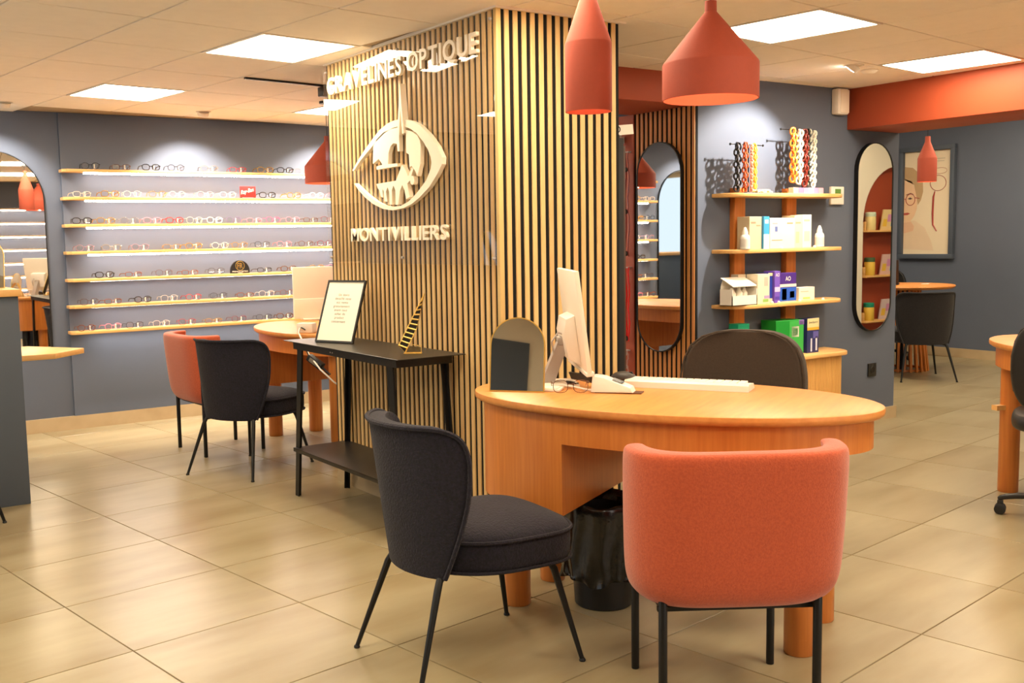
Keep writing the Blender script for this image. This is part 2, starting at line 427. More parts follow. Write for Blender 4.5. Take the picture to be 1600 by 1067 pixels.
sign_text(s2, 'MONTIVILLIERS', 4.963, 4.01, 1.354, 0.068, 0.016)
EYE = [(4.915, 1.72), (4.839, 1.773), (4.765, 1.817), (4.693, 1.856), (4.606, 1.899), (4.522, 1.923), (4.457, 1.93), (4.402, 1.93), (4.348, 1.924), (4.288, 1.91), (4.215, 1.884), (4.131, 1.832), (4.063, 1.774), (4.023, 1.721), (4.027, 1.692), (4.068, 1.651), (4.141, 1.596), (4.231, 1.552), (4.307, 1.524), (4.385, 1.508), (4.496, 1.5), (4.594, 1.511), (4.695, 1.539), (4.78, 1.576), (4.849, 1.616), (4.897, 1.652), (4.886, 1.653), (4.83, 1.624), (4.753, 1.587), (4.66, 1.55), (4.577, 1.527), (4.495, 1.517), (4.408, 1.52), (4.337, 1.537), (4.259, 1.572), (4.169, 1.627), (4.126, 1.677), (4.118, 1.706), (4.124, 1.732), (4.148, 1.767), (4.19, 1.807), (4.246, 1.85), (4.305, 1.877), (4.358, 1.891), (4.412, 1.898), (4.475, 1.896), (4.557, 1.879), (4.642, 1.847), (4.731, 1.806), (4.821, 1.764), (4.897, 1.718)]
SPIRE = [(4.374, 2.094), (4.349, 1.859), (4.362, 1.858), (4.377, 1.977), (4.395, 1.855), (4.412, 1.859)]
LEFT = [(4.686, 1.738), (4.674, 1.826), (4.638, 1.856), (4.565, 1.884), (4.475, 1.893), (4.414, 1.893), (4.411, 1.781), (4.43, 1.781), (4.435, 1.817), (4.471, 1.823), (4.499, 1.811), (4.52, 1.781), (4.528, 1.727), (4.433, 1.724), (4.434, 1.711), (4.647, 1.707), (4.65, 1.723), (4.585, 1.728), (4.622, 1.759), (4.657, 1.748)]
RIGHT = [(4.346, 1.874), (4.29, 1.861), (4.239, 1.838), (4.219, 1.814), (4.212, 1.787), (4.219, 1.705), (4.248, 1.651), (4.269, 1.678), (4.298, 1.703), (4.318, 1.697), (4.323, 1.758), (4.347, 1.768)]
BRIDGE = [(4.655, 1.637), (4.453, 1.642), (4.39, 1.715), (4.357, 1.684), (4.334, 1.656), (4.299, 1.696), (4.284, 1.687), (4.317, 1.636), (4.345, 1.622), (4.324, 1.558), (4.359, 1.549), (4.373, 1.593), (4.392, 1.618), (4.415, 1.595), (4.439, 1.525), (4.463, 1.526), (4.462, 1.597), (4.479, 1.621), (4.497, 1.599), (4.498, 1.528), (4.524, 1.53), (4.524, 1.592), (4.539, 1.615), (4.557, 1.594), (4.546, 1.544), (4.576, 1.548), (4.578, 1.595), (4.592, 1.611), (4.588, 1.566), (4.611, 1.572), (4.623, 1.605), (4.639, 1.614)]
BLOB = [(4.297+0.02*cos(2*pi*k/14), 1.635+0.021*sin(2*pi*k/14)) for k in range(14)]
em = thing('emblem', 'raised cream eye emblem with church spire and bridge arches', 'emblem', (AX-0.0095, 0, 0))
for nm, poly, th in (('eye_outline', EYE, 0.022), ('spire', SPIRE, 0.032), ('church', LEFT, 0.022), ('tower', RIGHT, 0.022), ('bridge', BRIDGE, 0.022), ('dot', BLOB, 0.022)):
    obj(nm, G().prism(poly, 0, th, lambda a, b, c: (-c, a, b)), SGN, em, smooth=False)

# ------------------------------------------------------------------ mirrors
def stadium(r, h, n=16):  # centred, width 2r, height h, in the (a, b) plane
    z = h/2-r
    return [(r*cos(pi*k/n), z+r*sin(pi*k/n)) for k in range(n+1)] + [(r*cos(pi+pi*k/n), -z+r*sin(pi+pi*k/n)) for k in range(n+1)]
def ring_prism(g, po, pi_, z0, z1):
    n = len(po)
    g.loft([[(a, b, z0) for a, b in po], [(a, b, z1) for a, b in po], [(a, b, z1) for a, b in pi_], [(a, b, z0) for a, b in pi_], [(a, b, z0) for a, b in po]], False, False)
    bmesh.ops.remove_doubles(g.bm, verts=g.bm.verts[:], dist=1e-6); return g
def oval_mirror(label, r, h, depth, mtx):
    t = thing('wall_mirror', label, 'mirror'); t.matrix_world = mtx
    g = ring_prism(G(), stadium(r, h), stadium(r-0.006, h-0.012), 0, depth)
    obj('frame', g, BLACKM, t, angle=50)
    obj('glass', G().prism(stadium(r-0.005, h-0.010), 0.001, depth-0.004), MIRROR, t, angle=50)
    return t
# panel mirror faces -X ; local a -> +Y..., normal -> -X
oval_mirror('tall black framed oval mirror on the slatted panel', 0.20, 1.325, 0.028, Matrix(((0, 0, -1, SX0-0.003), (-1, 0, 0, 4.853), (0, 1, 0, 1.275), (0, 0, 0, 1))))
oval_mirror('tall black framed oval mirror on the slate wall by the doorway', 0.20, 1.315, 0.032, Matrix(((1, 0, 0, 6.385), (0, 0, -1, SY-0.001), (0, 1, 0, 1.31), (0, 0, 0, 1))))
AM = thing('arched_mirror', 'large arched mirror with thin black frame on the left wall', 'mirror'); AM.matrix_world = Matrix(((1, 0, 0, 1.255), (0, 0, -1, YW-0.001), (0, 1, 0, 0.60), (0, 0, 0, 1)))
def archp(r, z1, b=0.0, n=20): return [(r, b), (r, z1)] + [(r*cos(pi*k/n), z1+r*sin(pi*k/n)) for k in range(1, n)] + [(-r, z1), (-r, b)]
obj('frame', ring_prism(G(), archp(0.35, 1.09), archp(0.344, 1.09, 0.006), 0, 0.02), BLACKM, AM, angle=50)
obj('glass', G().prism(archp(0.345, 1.09, 0.005), 0.001, 0.016), MIRROR, AM, angle=50)

# ------------------------------------------------------------------ glasses shelves on the left wall
ORD = ['first', 'second', 'third', 'fourth', 'fifth', 'sixth', 'seventh', 'eighth', 'ninth', 'tenth', 'eleventh', 'twelfth', 'thirteenth']
SHELF_TOPS = [1.912, 1.712, 1.516, 1.319, 1.119, 0.925, 0.735]
ROWN = ['top', 'second', 'third', 'fourth', 'fifth', 'sixth', 'lowest']
shelf_len = 4.45-1.712
for i, z in enumerate(SHELF_TOPS):
    t = thing('glasses_shelf', ('%s long oak wall shelf of glasses on the left wall' % ROWN[i]) if i in (0, 6) else ('%s long oak shelf from the top on the left wall' % ROWN[i]), 'shelf', (1.712, YF, z), 0, 'oak shelves of glasses')
    obj('board', G().prism([(0, 0), (0, -0.10), (0.03, -0.128), (shelf_len, -0.128), (shelf_len, 0)], -0.022, 0, bev=0.002), OAKSH, t)
    obj('led_strip', G().box(0.15, shelf_len-0.1, -0.118, -0.090, -0.035 if i < 4 else -0.0226, -0.022), LEDE, t)
for i in range(7):   # shelf wall behind the viewer
    t = thing('glasses_shelf', 'oak wall shelf with a light strip on the wall behind the viewer', 'shelf', (4.9, YR, SHELF_TOPS[i]+0.02), pi, 'shelves behind the viewer')
    obj('board', G().box(0, 3.3, -0.13, 0, -0.022, 0, 0.002), OAKSH, t)
    obj('led_strip', G().box(0.1, 3.2, -0.115, -0.09, -0.029, -0.022), LEDE, t)

def lens_outline(w, h, p, n=16):
    o = []
    for k in range(n):
        a = 2*pi*k/n; c, s_ = cos(a), sin(a)
        o.append((w/2*math.copysign(abs(c)**(2/p), c), h/2*math.copysign(abs(s_)**(2/p), s_)))
    return o
GV = []
for vi, (w, h, p, rr) in enumerate(((0.052, 0.044, 2.2, 0.0022), (0.054, 0.036, 3.2, 0.0022), (0.053, 0.046, 2.6, 0.0014), (0.056, 0.042, 2.6, 0.0032))):
    cx = w/2+0.010; fr = G()
    for s_ in (-1, 1): fr.tube([(s_*cx+a, 0.002*abs(a)/w, h/2+rr+b) for a, b in lens_outline(w, h, p)], rr, 5, True)
    fr.tube([(-0.012, 0, h*0.66), (-0.006, -0.003, h*0.74), (0.006, -0.003, h*0.74), (0.012, 0, h*0.66)], rr, 5)
    for s_ in (-1, 1): fr.tube([(s_*(cx+w/2-0.002), 0.001, h*0.78), (s_*(cx+w/2+0.006), 0.004, h*0.80)], rr*1.2, 5)
    ln = [G().prism([(s_*cx+a, h/2+rr+b) for a, b in lens_outline(w-0.001, h-0.001, p, 12)], 0, 0.0008, lambda a, b, c: (a, c, b)) for s_ in (-1, 1)]
    tm = [G().tube([(s_*(cx+w/2+0.006), 0.004, h*0.80), (s_*(cx+w/2+0.005), 0.050, h*0.78), (s_*(cx+w/2+0.002), 0.078, h*0.70), (s_*(cx+w/2), 0.100, h*0.28)], rr*1.1, 5) for s_ in (-1, 1)]
    GV.append((fr.mesh('frame'), [x.mesh('lens') for x in ln], [x.mesh('temple') for x in tm]))
PEG = G().lathe([(0.011, 0), (0.011, 0.003), (0.005, 0.010), (0.004, 0.028), (0.006, 0.034), (0.003, 0.038)], 10).mesh('display_peg')
GC = {'black': (22, 20, 20), 'grey': (120, 112, 108), 'gold': (206, 164, 92), 'clear': (226, 212, 196), 'white': (246, 238, 226), 'red': (176, 42, 44), 'pink': (226, 132, 150),
      'magenta': (206, 66, 130), 'purple': (120, 100, 150), 'tortoise': (128, 66, 34), 'brown': (98, 66, 50), 'burgundy': (120, 34, 46), 'silver': (180, 174, 170), 'mauve': (160, 126, 140)}
GM = {k: mat('acetate_'+k, S(*v), 0.25, metal=0.6 if k in ('gold', 'silver') else 0.0, var=0.5 if k == 'tortoise' else 0.1, scale=60) for k, v in GC.items()}
ROWS = [
 ([1.91, 2.13, 2.35, 2.54, 2.80, 3.03, 3.26, 3.43, 3.58], 'black brown black black grey red gold black silver', 0),
 ([1.84, 2.04, 2.20, 2.39, 2.54, 2.76, 2.94, 3.27, 3.50, 3.70, 3.86], 'clear gold clear gold clear clear clear black gold white pink', 0),
 ([1.83, 2.0, 2.17, 2.34, 2.51, 2.665, 2.825, 2.98, 3.15, 3.31, 3.48, 3.64, 3.80], 'black gold silver pink red clear white purple pink magenta pink brown burgundy', 0),
 ([1.84, 2.03, 2.24, 2.48, 2.65, 2.86, 3.02, 3.21, 3.40, 3.59, 3.76], 'mauve silver mauve gold gold clear gold black pink brown burgundy', 0),
 ([1.97, 2.18, 2.41, 2.61, 2.82, 3.22, 3.43, 3.68, 3.84], 'black tortoise brown tortoise black black brown gold pink', 0),
 ([1.85, 2.02, 2.24, 2.44, 2.63, 2.83, 3.05, 3.23, 3.41, 3.6], 'brown tortoise black clear red black tortoise clear tortoise brown', 0),
 ([1.82, 2.01, 2.17, 2.37, 2.57, 2.78, 2.99, 3.20, 3.38, 3.56], 'tortoise pink black clear red gold burgundy black brown clear', 0)]
def eyeglasses(x, y, z, colname, vi, rz, label, group):
    t = thing('eyeglasses', label, 'eyeglasses', (x, y, z), rz, group)
    fm, lm, tm = GV[vi]; m = GM[colname]
    o = obj('frame', fm, m, t)
    for a in lm: obj('lens', a, LENS, t)
    for a in tm: obj('temple', a, m, t)
    obj('display_peg', PEG, WHITE, t, (0.03, 0.02, 0))
    return t
rg = random.Random(3)
for r, (xs, cols, _) in enumerate(ROWS):
    cols = cols.split()
    for k, x in enumerate(xs):
        vi = 0 if (r, k) in ((4, 0), (2, 6), (0, 0)) else rg.randrange(4)
        if (r, k) in ((1, 9), (2, 6), (4, 0)): vi = 3
        row = 'on the %s shelf%s' % (ROWN[r], '' if r in (0, 6) else ' from the top')
        eyeglasses(x, YF-0.112, SHELF_TOPS[r]+0.0005, cols[k], vi, rg.uniform(-0.22, 0.22), '%s eyeglasses, %s from the left %s' % (cols[k], ORD[k], row), 'eyeglasses on the wall shelves')
# brand cards on the shelves
def text_on(root, key, cx, z, cap, y, m, width=None, skew=0.0, name='lettering'):
    src = TXT_MISC[key] if isinstance(key, str) else key
    me = src.copy(); xs = [v.co.x for v in me.vertices]; ys = [v.co.y for v in me.vertices]
    k = cap/(max(ys)-min(ys)); kx = width/(max(xs)-min(xs)) if width else k; mx_ = (max(xs)+min(xs))/2; y0 = min(ys)
    for v in me.vertices:
        a, b, c = v.co; v.co = (cx+(a-mx_)*kx+skew*(b-y0)*k, y, z+(b-y0)*k)
    me.materials.clear(); me.materials.append(m)
    return obj(name, me, None, root)
rb = thing('brand_card', 'small red card with white script lettering on the second shelf', 'card', (3.11, YF-0.10, SHELF_TOPS[1]))
obj('card', G().box(-0.066, 0.066, -0.003, 0.003, 0.006, 0.092, 0.002), flat(214, 42, 40), rb)
obj('foot', G().box(-0.06, -0.05, -0.012, 0.012, 0, 0.008).box(0.05, 0.06, -0.012, 0.012, 0, 0.008), PLASTIC, rb)
text_on(rb, 'Ray-Ban', 0, 0.030, 0.042, -0.0045, WHITE, 0.108, 0.35).rotation_euler = (0, radians(-14), 0)
fr_ = thing('brand_plaque', 'black half-round plaque with gold monogram on the fifth shelf from top', 'plaque', (3.017, YF-0.10, SHELF_TOPS[4]))
obj('plaque', G().prism([(-0.079, 0), (0.079, 0), (0.079, 0.02)] + [(0.079*cos(pi*k/18), 0.02+0.082*sin(pi*k/18)) for k in range(1, 18)] + [(-0.079, 0.02)], -0.008, 0.008, lambda a, b, c: (a, c, b)), flat(20, 16, 14), fr_)
g = G().tube([(0.036*cos(2*pi*k/24), -0.009, 0.06+0.036*sin(2*pi*k/24)) for k in range(24)], 0.0022, 5, True)
obj('ring', g, GOLD, fr_)
text_on(fr_, 'FR', 0, 0.038, 0.044, -0.0095, GM['gold'], 0.046)
text_on(fr_, 'FRENCH RETRO', 0, 0.011, 0.010, -0.0095, WHITE, 0.13)
text_on(fr_, 'PARIS', 0, 0.002, 0.006, -0.0095, WHITE, 0.04)

# ------------------------------------------------------------------ pendant lamps
def pendant(name, label, loc, R, prof, ztop, power, group):
    """prof: (radius, height above the rim); loc is the rim centre"""
    t = thing('pendant_lamp', label, 'lamp', loc, 0, group)
    th = 0.004
    outer_ = prof; inner_ = [(max(r-th, 0.004), max(z-(th if k == len(prof)-1 else 0), 0)) for k, (r, z) in enumerate(prof)]
    g = G(); n = 48
    rings = [[(r*cos(2*pi*k/n), r*sin(2*pi*k/n), z) for k in range(n)] for r, z in outer_]
    rin = [[(r*cos(2*pi*k/n), r*sin(2*pi*k/n), z) for k in range(n)] for r, z in inner_]
    g.loft(list(reversed(rin[:-1])) + rings, True, True)
    obj('shade', g, LAMPM, t, angle=28)
    zt = prof[-1][1]
    obj('cord', G().tube([(0, 0, zt-0.002), (0, 0, ztop-loc[2])], 0.003, 6), PLASTIC, t)
    obj('ceiling_rose', G().lathe([(0.045, ztop-loc[2]-0.022), (0.045, ztop-loc[2]-0.003), (0.04, ztop-loc[2])], 24), PLASTIC, t)
    zb = prof[2][1]*0.8
    obj('bulb', G().lathe([(0.004, zb-0.045), (0.016, zb-0.038), (0.022, zb-0.02), (0.018, zb), (0.011, zb+0.018), (0.011, zb+0.05)], 16), BULBE, t)
    ld = bpy.data.lights.new('bulb_light', 'POINT'); ld.energy = power; ld.color = (1.0, 0.66, 0.36); ld.shadow_soft_size = 0.025
    lo = bpy.data.objects.new('bulb_light', ld); COL.objects.link(lo); lo.parent = t; lo.location = (0, 0, zb-0.065)
    return t
def wide(R): return [(R, 0), (R, R*0.02), (R*1.0, R*0.72), (R*0.985, R*0.76), (R*0.125, R*1.80), (R*0.12, R*2.02)]
def slim(R): return [(R, 0), (R, R*0.03), (R, R*2.85), (R*0.98, R*2.92), (R*0.26, R*5.0), (R*0.24, R*5.5)]
pendant('wide', 'wide terracotta pendant lamp over the front desk', (2.643, 2.524, 1.804), 0.16, wide(0.16), ZC, 1.6, 'terracotta pendant lamps')
pendant('slim', 'slim bottle-shaped terracotta pendant lamp in front of the pillar', (2.43, 2.905, 1.795), 0.083, slim(0.083), ZC, 0.8, 'terracotta pendant lamps')
pendant('wide2', 'terracotta pendant lamp half hidden behind the left edge of the pillar', (3.19, 6.62, 1.757), 0.16, wide(0.16), ZC, 1.6, 'terracotta pendant lamps')
pendant('slim2', 'small terracotta pendant lamp in front of the framed poster', (8.771, 5.701, 1.797), 0.083, [(0.083, 0), (0.083, 0.003), (0.083, 0.21), (0.081, 0.217), (0.024, 0.36), (0.022, 0.41)], 2.70, 1.5, 'terracotta pendant lamps')

# ------------------------------------------------------------------ desks
DA, DB = 0.735, 0.40
def ell(a, b, n=72, t0=0, t1=2*pi): return [(a*cos(t0+(t1-t0)*k/n), b*sin(t0+(t1-t0)*k/n)) for k in range(n)]
def make_desk(label, loc, rz, group):
    """long axis is local x; the pedestal is at -x; local +y is the far (clerk) side"""
    t = thing('desk', label, 'desk', loc, rz, group)
    n = 96
    prof = [(DA-0.012, DB-0.012, 0.757), (DA-0.002, DB-0.002, 0.764), (DA, DB, 0.775), (DA-0.002, DB-0.002, 0.786), (DA-0.012, DB-0.012, 0.790)]
    obj('desk_top', G().loft([[(a*cos(2*pi*k/n), b*sin(2*pi*k/n), z) for k in range(n)] for a, b, z in prof]), OAKTOP, t, angle=50)
    a, b = DA-0.035, DB-0.035
    xc = -0.245                               # inner face of the pedestal
    ap = G()
    tc = math.acos(xc/a)
    k0 = [(-tc + 2*tc*k/60) for k in range(61)]
    ring = lambda aa, bb, z: [(aa*cos(q), bb*sin(q), z) for q in k0]
    o0, o1, i1, i0 = ring(a, b, 0.655), ring(a, b, 0.757), ring(a-0.018, b-0.018, 0.757), ring(a-0.018, b-0.018, 0.655)
    ap.loft([o0, o1, i1, i0, o0], False, False, closed=False)
    obj('apron', ap, OAK, t, angle=50)
    pd = [(a*cos(q), b*sin(q)) for q in [tc + (2*pi-2*tc)*k/48 for k in range(49)]]
    obj('pedestal', G().prism(pd, 0.405, 0.757), OAK, t, angle=50)
    for lx, ly, zt in ((-0.515, -0.155, 0.405), (-0.515, 0.155, 0.405), (0.51, -0.165, 0.757), (0.51, 0.165, 0.757)):
        obj('leg', G().lathe([(0.046, 0), (0.049, 0.004), (0.049, zt)], 28, (lx, ly)), OAK, t, angle=50)
    return t
DESK_RZ = atan2(-0.89, 0.46)
desk1 = make_desk('oval oak desk with round legs in the foreground beside the pillar', (2.565, 2.665, 0), DESK_RZ, 'oval oak desks')
desk2 = dup(desk1, (2.97, 6.30, 0), -pi/2, 'oval oak desk behind the pillar in front of the shelf wall', 'oval oak desks')
desk4 = dup(desk1, (5.185, 2.345, 0), radians(70), 'oval oak desk cut off by the right edge of the picture', 'oval oak desks')
obj('foot_rail', G().box(0.49, 0.53, 0.10, 0.262, 0.43, 0.455), OAKSH, desk4)

# ------------------------------------------------------------------ chairs
def superring(a, b, p, z, n=40, cx=0.0):
    o = []
    for k in range(n):
        q = 2*pi*k/n; c, s_ = cos(q), sin(q)
        o.append((cx+a*math.copysign(abs(c)**(2/p), c), b*math.copysign(abs(s_)**(2/p), s_), z))
    return o
def shell(rows, thick, nu=28, pw=2.0):
    def sq(v): return math.copysign(abs(v)**(2/pw), v)
    """rows: (z, half angle, rx, ry, xoff) - a curved back open towards +x, closed with thickness"""
    g = G(); out = []; inn = []
    for z, A, rx, ry, xo in rows:
        out.append([Vector((xo-rx*sq(cos(A*(2*k/nu-1))), ry*sq(sin(A*(2*k/nu-1))), z)) for k in range(nu+1)])
        inn.append([Vector((xo-(rx-thick)*sq(cos(A*(2*k/nu-1)*0.97)), (ry-thick)*sq(sin(A*(2*k/nu-1)*0.97)), z)) for k in range(nu+1)])
    bm = g.bm
    O = [[bm.verts.new(p) for p in r] for r in out]; I = [[bm.verts.new(p) for p in r] for r in inn]
    m = len(rows)
    for i in range(m-1):
        for k in range(nu):
            bm.faces.new((O[i][k], O[i][k+1], O[i+1][k+1], O[i+1][k]))
            bm.faces.new((I[i][k+1], I[i][k], I[i+1][k], I[i+1][k+1]))
        for k in (0, nu): bm.faces.new((O[i][k], O[i+1][k], I[i+1][k], I[i][k]))
    for i in (0, m-1):
        for k in range(nu): bm.faces.new((O[i][k], O[i][k+1], I[i][k+1], I[i][k]))
    edge = [r[0] for r in out] + out[-1][1:-1] + [r[-1] for r in reversed(out)]
    return g, edge
def seat_ring(a, b, z, cx, n=60):
    # squarish at the front, round at the back
    o = []
    for k in range(n):
        q = 2*pi*k/n; c, s_ = cos(q), sin(q); p = 4.6 if c > 0 else 2.15
        o.append((cx+a*math.copysign(abs(c)**(2/p), c), b*math.copysign(abs(s_)**(2/(3.2 if c > 0 else 2.15)), s_), z))
    return o
def smooth_prof(pr, n):
    o = []
    for i in range(len(pr)-1):
        p0, p1, p2, p3 = pr[max(i-1, 0)], pr[i], pr[i+1], pr[min(i+2, len(pr)-1)]
        for k in range(n):
            t = k/n
            o.append(tuple(0.5*(2*b+(c-a)*t+(2*a-5*b+4*c-d)*t*t+(3*b-a-3*c+d)*t**3) for a, b, c, d in zip(p0, p1, p2, p3)))
    return o+[pr[-1]]
def make_winged_chair(label, loc, rz, fabric, group):
    t = thing('dining_chair', label, 'chair', loc, rz, group)
    A = radians(78)
    prof = [(0.328, .60), (0.36, .65), (0.42, .74), (0.50, .85), (0.58, .94), (0.66, .99), (0.71, 1.0), (0.755, .965), (0.782, .88), (0.797, .74), (0.80, .60)]
    rows = [(z, A*p, 0.222, 0.262, -0.02-(z-0.35)*0.13) for z, p in smooth_prof(prof, 3)]
    g, edge = shell(rows, 0.055)
    obj('backrest', g, fabric, t, sub=1)
    pe = [p + Vector((-0.004 if p.x < 0 else -0.002, 0.0, 0.0)) for p in edge]
    obj('back_piping', G().tube(pe[1:-1], 0.0075, 6), fabric, t)
    sr = [(0.86, 0.334), (0.97, 0.337), (1.0, 0.350), (1.0, 0.432), (0.985, 0.442), (0.93, 0.456), (0.75, 0.472), (0.4, 0.480), (0.05, 0.482)]
    obj('seat', G().loft([seat_ring(0.25*s_, 0.25*s_, z, 0.06) for s_, z in sr]), fabric, t, sub=1)
    obj('seat_piping', G().tube(seat_ring(0.2515, 0.2515, 0.436, 0.06), 0.006, 6, True).tube(seat_ring(0.251, 0.251, 0.342, 0.06), 0.005, 6, True), fabric, t)
    for sx, fx, tx in ((-1, -0.29, -0.185), (1, 0.29, 0.215)):
        for sy in (-1, 1):
            P = [Vector((tx*0.72, sy*0.13, 0.337)), Vector((tx*0.97, sy*0.172, 0.328)), Vector((tx*1.04, sy*0.182, 0.30)), Vector((fx, sy*0.24, 0.004))]
            obj('leg', G().tube(P, [0.011, 0.012, 0.012, 0.0075], 10).lathe([(0.010, 0), (0.011, 0.004), (0.008, 0.010)], 10, (fx, sy*0.24)), BLACKM, t)
    return t
GRPN = 'winged upholstered chairs on thin black legs'
nav1 = make_winged_chair('dark navy boucle winged chair at the front desk', (1.775, 2.76, 0), radians(-5), NAVY, GRPN)
nav2 = dup(nav1, (2.27, 5.90, 0), radians(30), 'dark navy winged chair beside the black console table', GRPN)
blk3 = dup(nav1, (8.66, 5.66, 0), radians(50), 'black upholstered chair with thin legs at the far slatted table', GRPN, {NAVY: BLACKF})
lef4 = dup(nav1, (0.45, 5.42, 0), radians(-30), 'chair at the left picture edge of which only a black leg shows', GRPN)

def make_tub_chair(label, loc, rz, fabric, group):
    t = thing('tub_chair', label, 'chair', loc, rz, group)
    A = radians(86)
    prof = [(0.335, .74), (0.342, .82), (0.358, .90), (0.39, .965), (0.44, .99), (0.52, 1.0), (0.64, 1.01), (0.73, 1.015), (0.765, 1.01), (0.782, 0.985)]
    rows = [(z, A, 0.262*s_, 0.306*s_, 0.0-(z-0.32)*0.07) for z, s_ in prof]
    g, edge = shell(rows, 0.058, 36, 3.8)
    obj('backrest', g, fabric, t, sub=2)
    sr = [(0.70, 0.326), (0.92, 0.332), (1.0, 0.350), (1.0, 0.415), (0.985, 0.435), (0.93, 0.450), (0.7, 0.460), (0.3, 0.463), (0.03, 0.463)]
    obj('seat', G().loft([superring(0.245*s_, 0.235*s_, 2.8, z, 44, 0.03) for s_, z in sr]), fabric, t, sub=1)
    for sx in (-1, 1):
        for sy in (-1, 1):
            x = 0.205 if sx > 0 else -0.195; zt = 0.345 if sx > 0 else 0.40; yy = sy*0.214
            obj('leg', G().lathe([(0.0115, 0), (0.0125, 0.003), (0.0125, zt-0.008), (0.009, zt-0.002), (0.003, zt)], 12, (x, yy)), BLACKM, t)
    for sy in (-1, 1):
        g = G().prism([(-0.195, 0.325), (0.205, 0.325), (0.205, 0.335), (-0.10, 0.350), (-0.195, 0.362)], -0.003, 0.003, lambda a, b, c: (a, sy*0.214+c, b))
        obj('bracket', g, BLACKM, t)
    obj('crossbar', G().box(-0.01, 0.01, -0.222, 0.222, 0.318, 0.330).box(-0.165, -0.15, -0.222, 0.222, 0.318, 0.330), BLACKM, t)
    return t
GRPT = 'salmon tub chairs with straight black legs'
tub1 = make_tub_chair('salmon wool tub chair seen from behind in the foreground', (2.217, 2.068, 0), radians(58.5), SALMON, GRPT)
tub2 = dup(tub1, (2.34, 6.62, 0), radians(4), 'salmon wool tub chair behind the navy chair by the shelf wall', GRPT)

def make_office_chair(label, loc, rz, fabric, group, ztop=0.96):
    t = thing('office_chair', label, 'chair', loc, rz, group)
    dz = ztop-0.96
    # back: rounded slab, slightly wrapped
    g = G(); rows = []
    for z, w in ((0.54, 0.17), (0.56, 0.21), (0.62, 0.245), (0.70, 0.258), (0.78, 0.258), (0.85, 0.245), (0.90, 0.222), (0.935, 0.18), (0.955, 0.12), (0.96, 0.06)):
        rows.append((z+dz, w))
    O = []; I = []
    n = 20
    for z, w in rows:
        lean = -0.235-(z-0.54)*0.10
        O.append([Vector((lean-0.045+0.05*(2*k/n-1)**2*(w/0.25), w*(2*k/n-1), z)) for k in range(n+1)])
        I.append([Vector((lean+0.02+0.075*(2*k/n-1)**2*(w/0.25), w*(2*k/n-1)*0.97, z-0.004)) for k in range(n+1)])
    bm = g.bm
    Ov = [[bm.verts.new(p) for p in r] for r in O]; Iv = [[bm.verts.new(p) for p in r] for r in I]
    for i in range(len(rows)-1):
        for k in range(n):
            bm.faces.new((Ov[i][k], Ov[i][k+1], Ov[i+1][k+1], Ov[i+1][k])); bm.faces.new((Iv[i][k+1], Iv[i][k], Iv[i+1][k], Iv[i+1][k+1]))
        for k in (0, n): bm.faces.new((Ov[i][k], Ov[i+1][k], Iv[i+1][k], Iv[i][k]))
    for i in (0, len(rows)-1):
        for k in range(n): bm.faces.new((Ov[i][k], Ov[i][k+1], Iv[i][k+1], Iv[i][k]))
    obj('backrest', g, fabric, t, sub=2)
    rim = [r[0] for r in I[2:]] + I[-1][3:-3:3] + [r[-1] for r in reversed(I[2:])]
    obj('seam', G().tube([p+Vector((-0.012, 0, 0)) for p in rim], 0.0045, 6), fabric, t)
    cr = []
    for s_ in (-1, 1):
        cr.append(G().tube([(I[4][0].x-0.004, s_*0.246, 0.735+dz), (-0.205, s_*0.19, 0.735+dz), (-0.228, s_*0.14, 0.70+dz), (-0.226, s_*0.115, 0.64+dz)], 0.004, 6))
    for c in cr: obj('stitching', c, fabric, t)
    sr = [(0.8, 0.43), (0.97, 0.435), (1.0, 0.455), (1.0, 0.485), (0.96, 0.505), (0.8, 0.515), (0.4, 0.518), (0.04, 0.518)]
    obj('seat', G().loft([superring(0.25*s_, 0.25*s_, 3.2, z, 40, 0.0) for s_, z in sr]), fabric, t, sub=1)
    obj('back_bracket', G().box(-0.31, -0.27, -0.03, 0.03, 0.42, 0.66, 0.004).box(-0.31, -0.05, -0.03, 0.03, 0.405, 0.43, 0.004), PLASTIC, t)
    obj('gas_lift', G().lathe([(0.028, 0.10), (0.028, 0.26), (0.016, 0.262), (0.016, 0.43)], 20), PLASTIC, t)
    for k in range(5):
        q = 2*pi*k/5+0.3
        arm = G().loft([[(0.02, -0.024, 0.085), (0.02, 0.024, 0.085), (0.02, 0.024, 0.125), (0.02, -0.024, 0.125)],
                        [(0.18, -0.021, 0.085), (0.18, 0.021, 0.085), (0.18, 0.021, 0.118), (0.18, -0.021, 0.118)],
                        [(0.27, -0.019, 0.07), (0.27, 0.019, 0.07), (0.275, 0.019, 0.10), (0.275, -0.019, 0.10)],
                        [(0.295, -0.016, 0.062), (0.295, 0.016, 0.062), (0.305, 0.016, 0.082), (0.305, -0.016, 0.082)]])
        ao = obj('base_arm', arm, PLASTIC, t, rot=(0, 0, q), sub=1)
        cg = G()
        for s_ in (-1, 1):
            cg.lathe([(0.018, -0.009), (0.026, -0.006), (0.026, 0.006), (0.018, 0.009)], 18).xf(Matrix.Identity(4)) if False else None
            w = G().lathe([(0.016, -0.009), (0.0255, -0.006), (0.0255, 0.006), (0.016, 0.009)], 18)
            w.xf(Matrix.Translation((0.285, s_*0.016, 0.0265)) @ Matrix.Rotation(pi/2, 4, 'X'))
            cg._merge(w.bm)
        cg.box(0.272, 0.298, -0.008, 0.008, 0.02, 0.068, 0.003)
        obj('caster', cg, PLASTIC, ao)
    return t
GRPO = 'dark office chairs on casters'
off1 = make_office_chair('dark brown fabric office chair behind the front desk', (3.04, 2.80, 0), radians(207), OFFICE, GRPO)
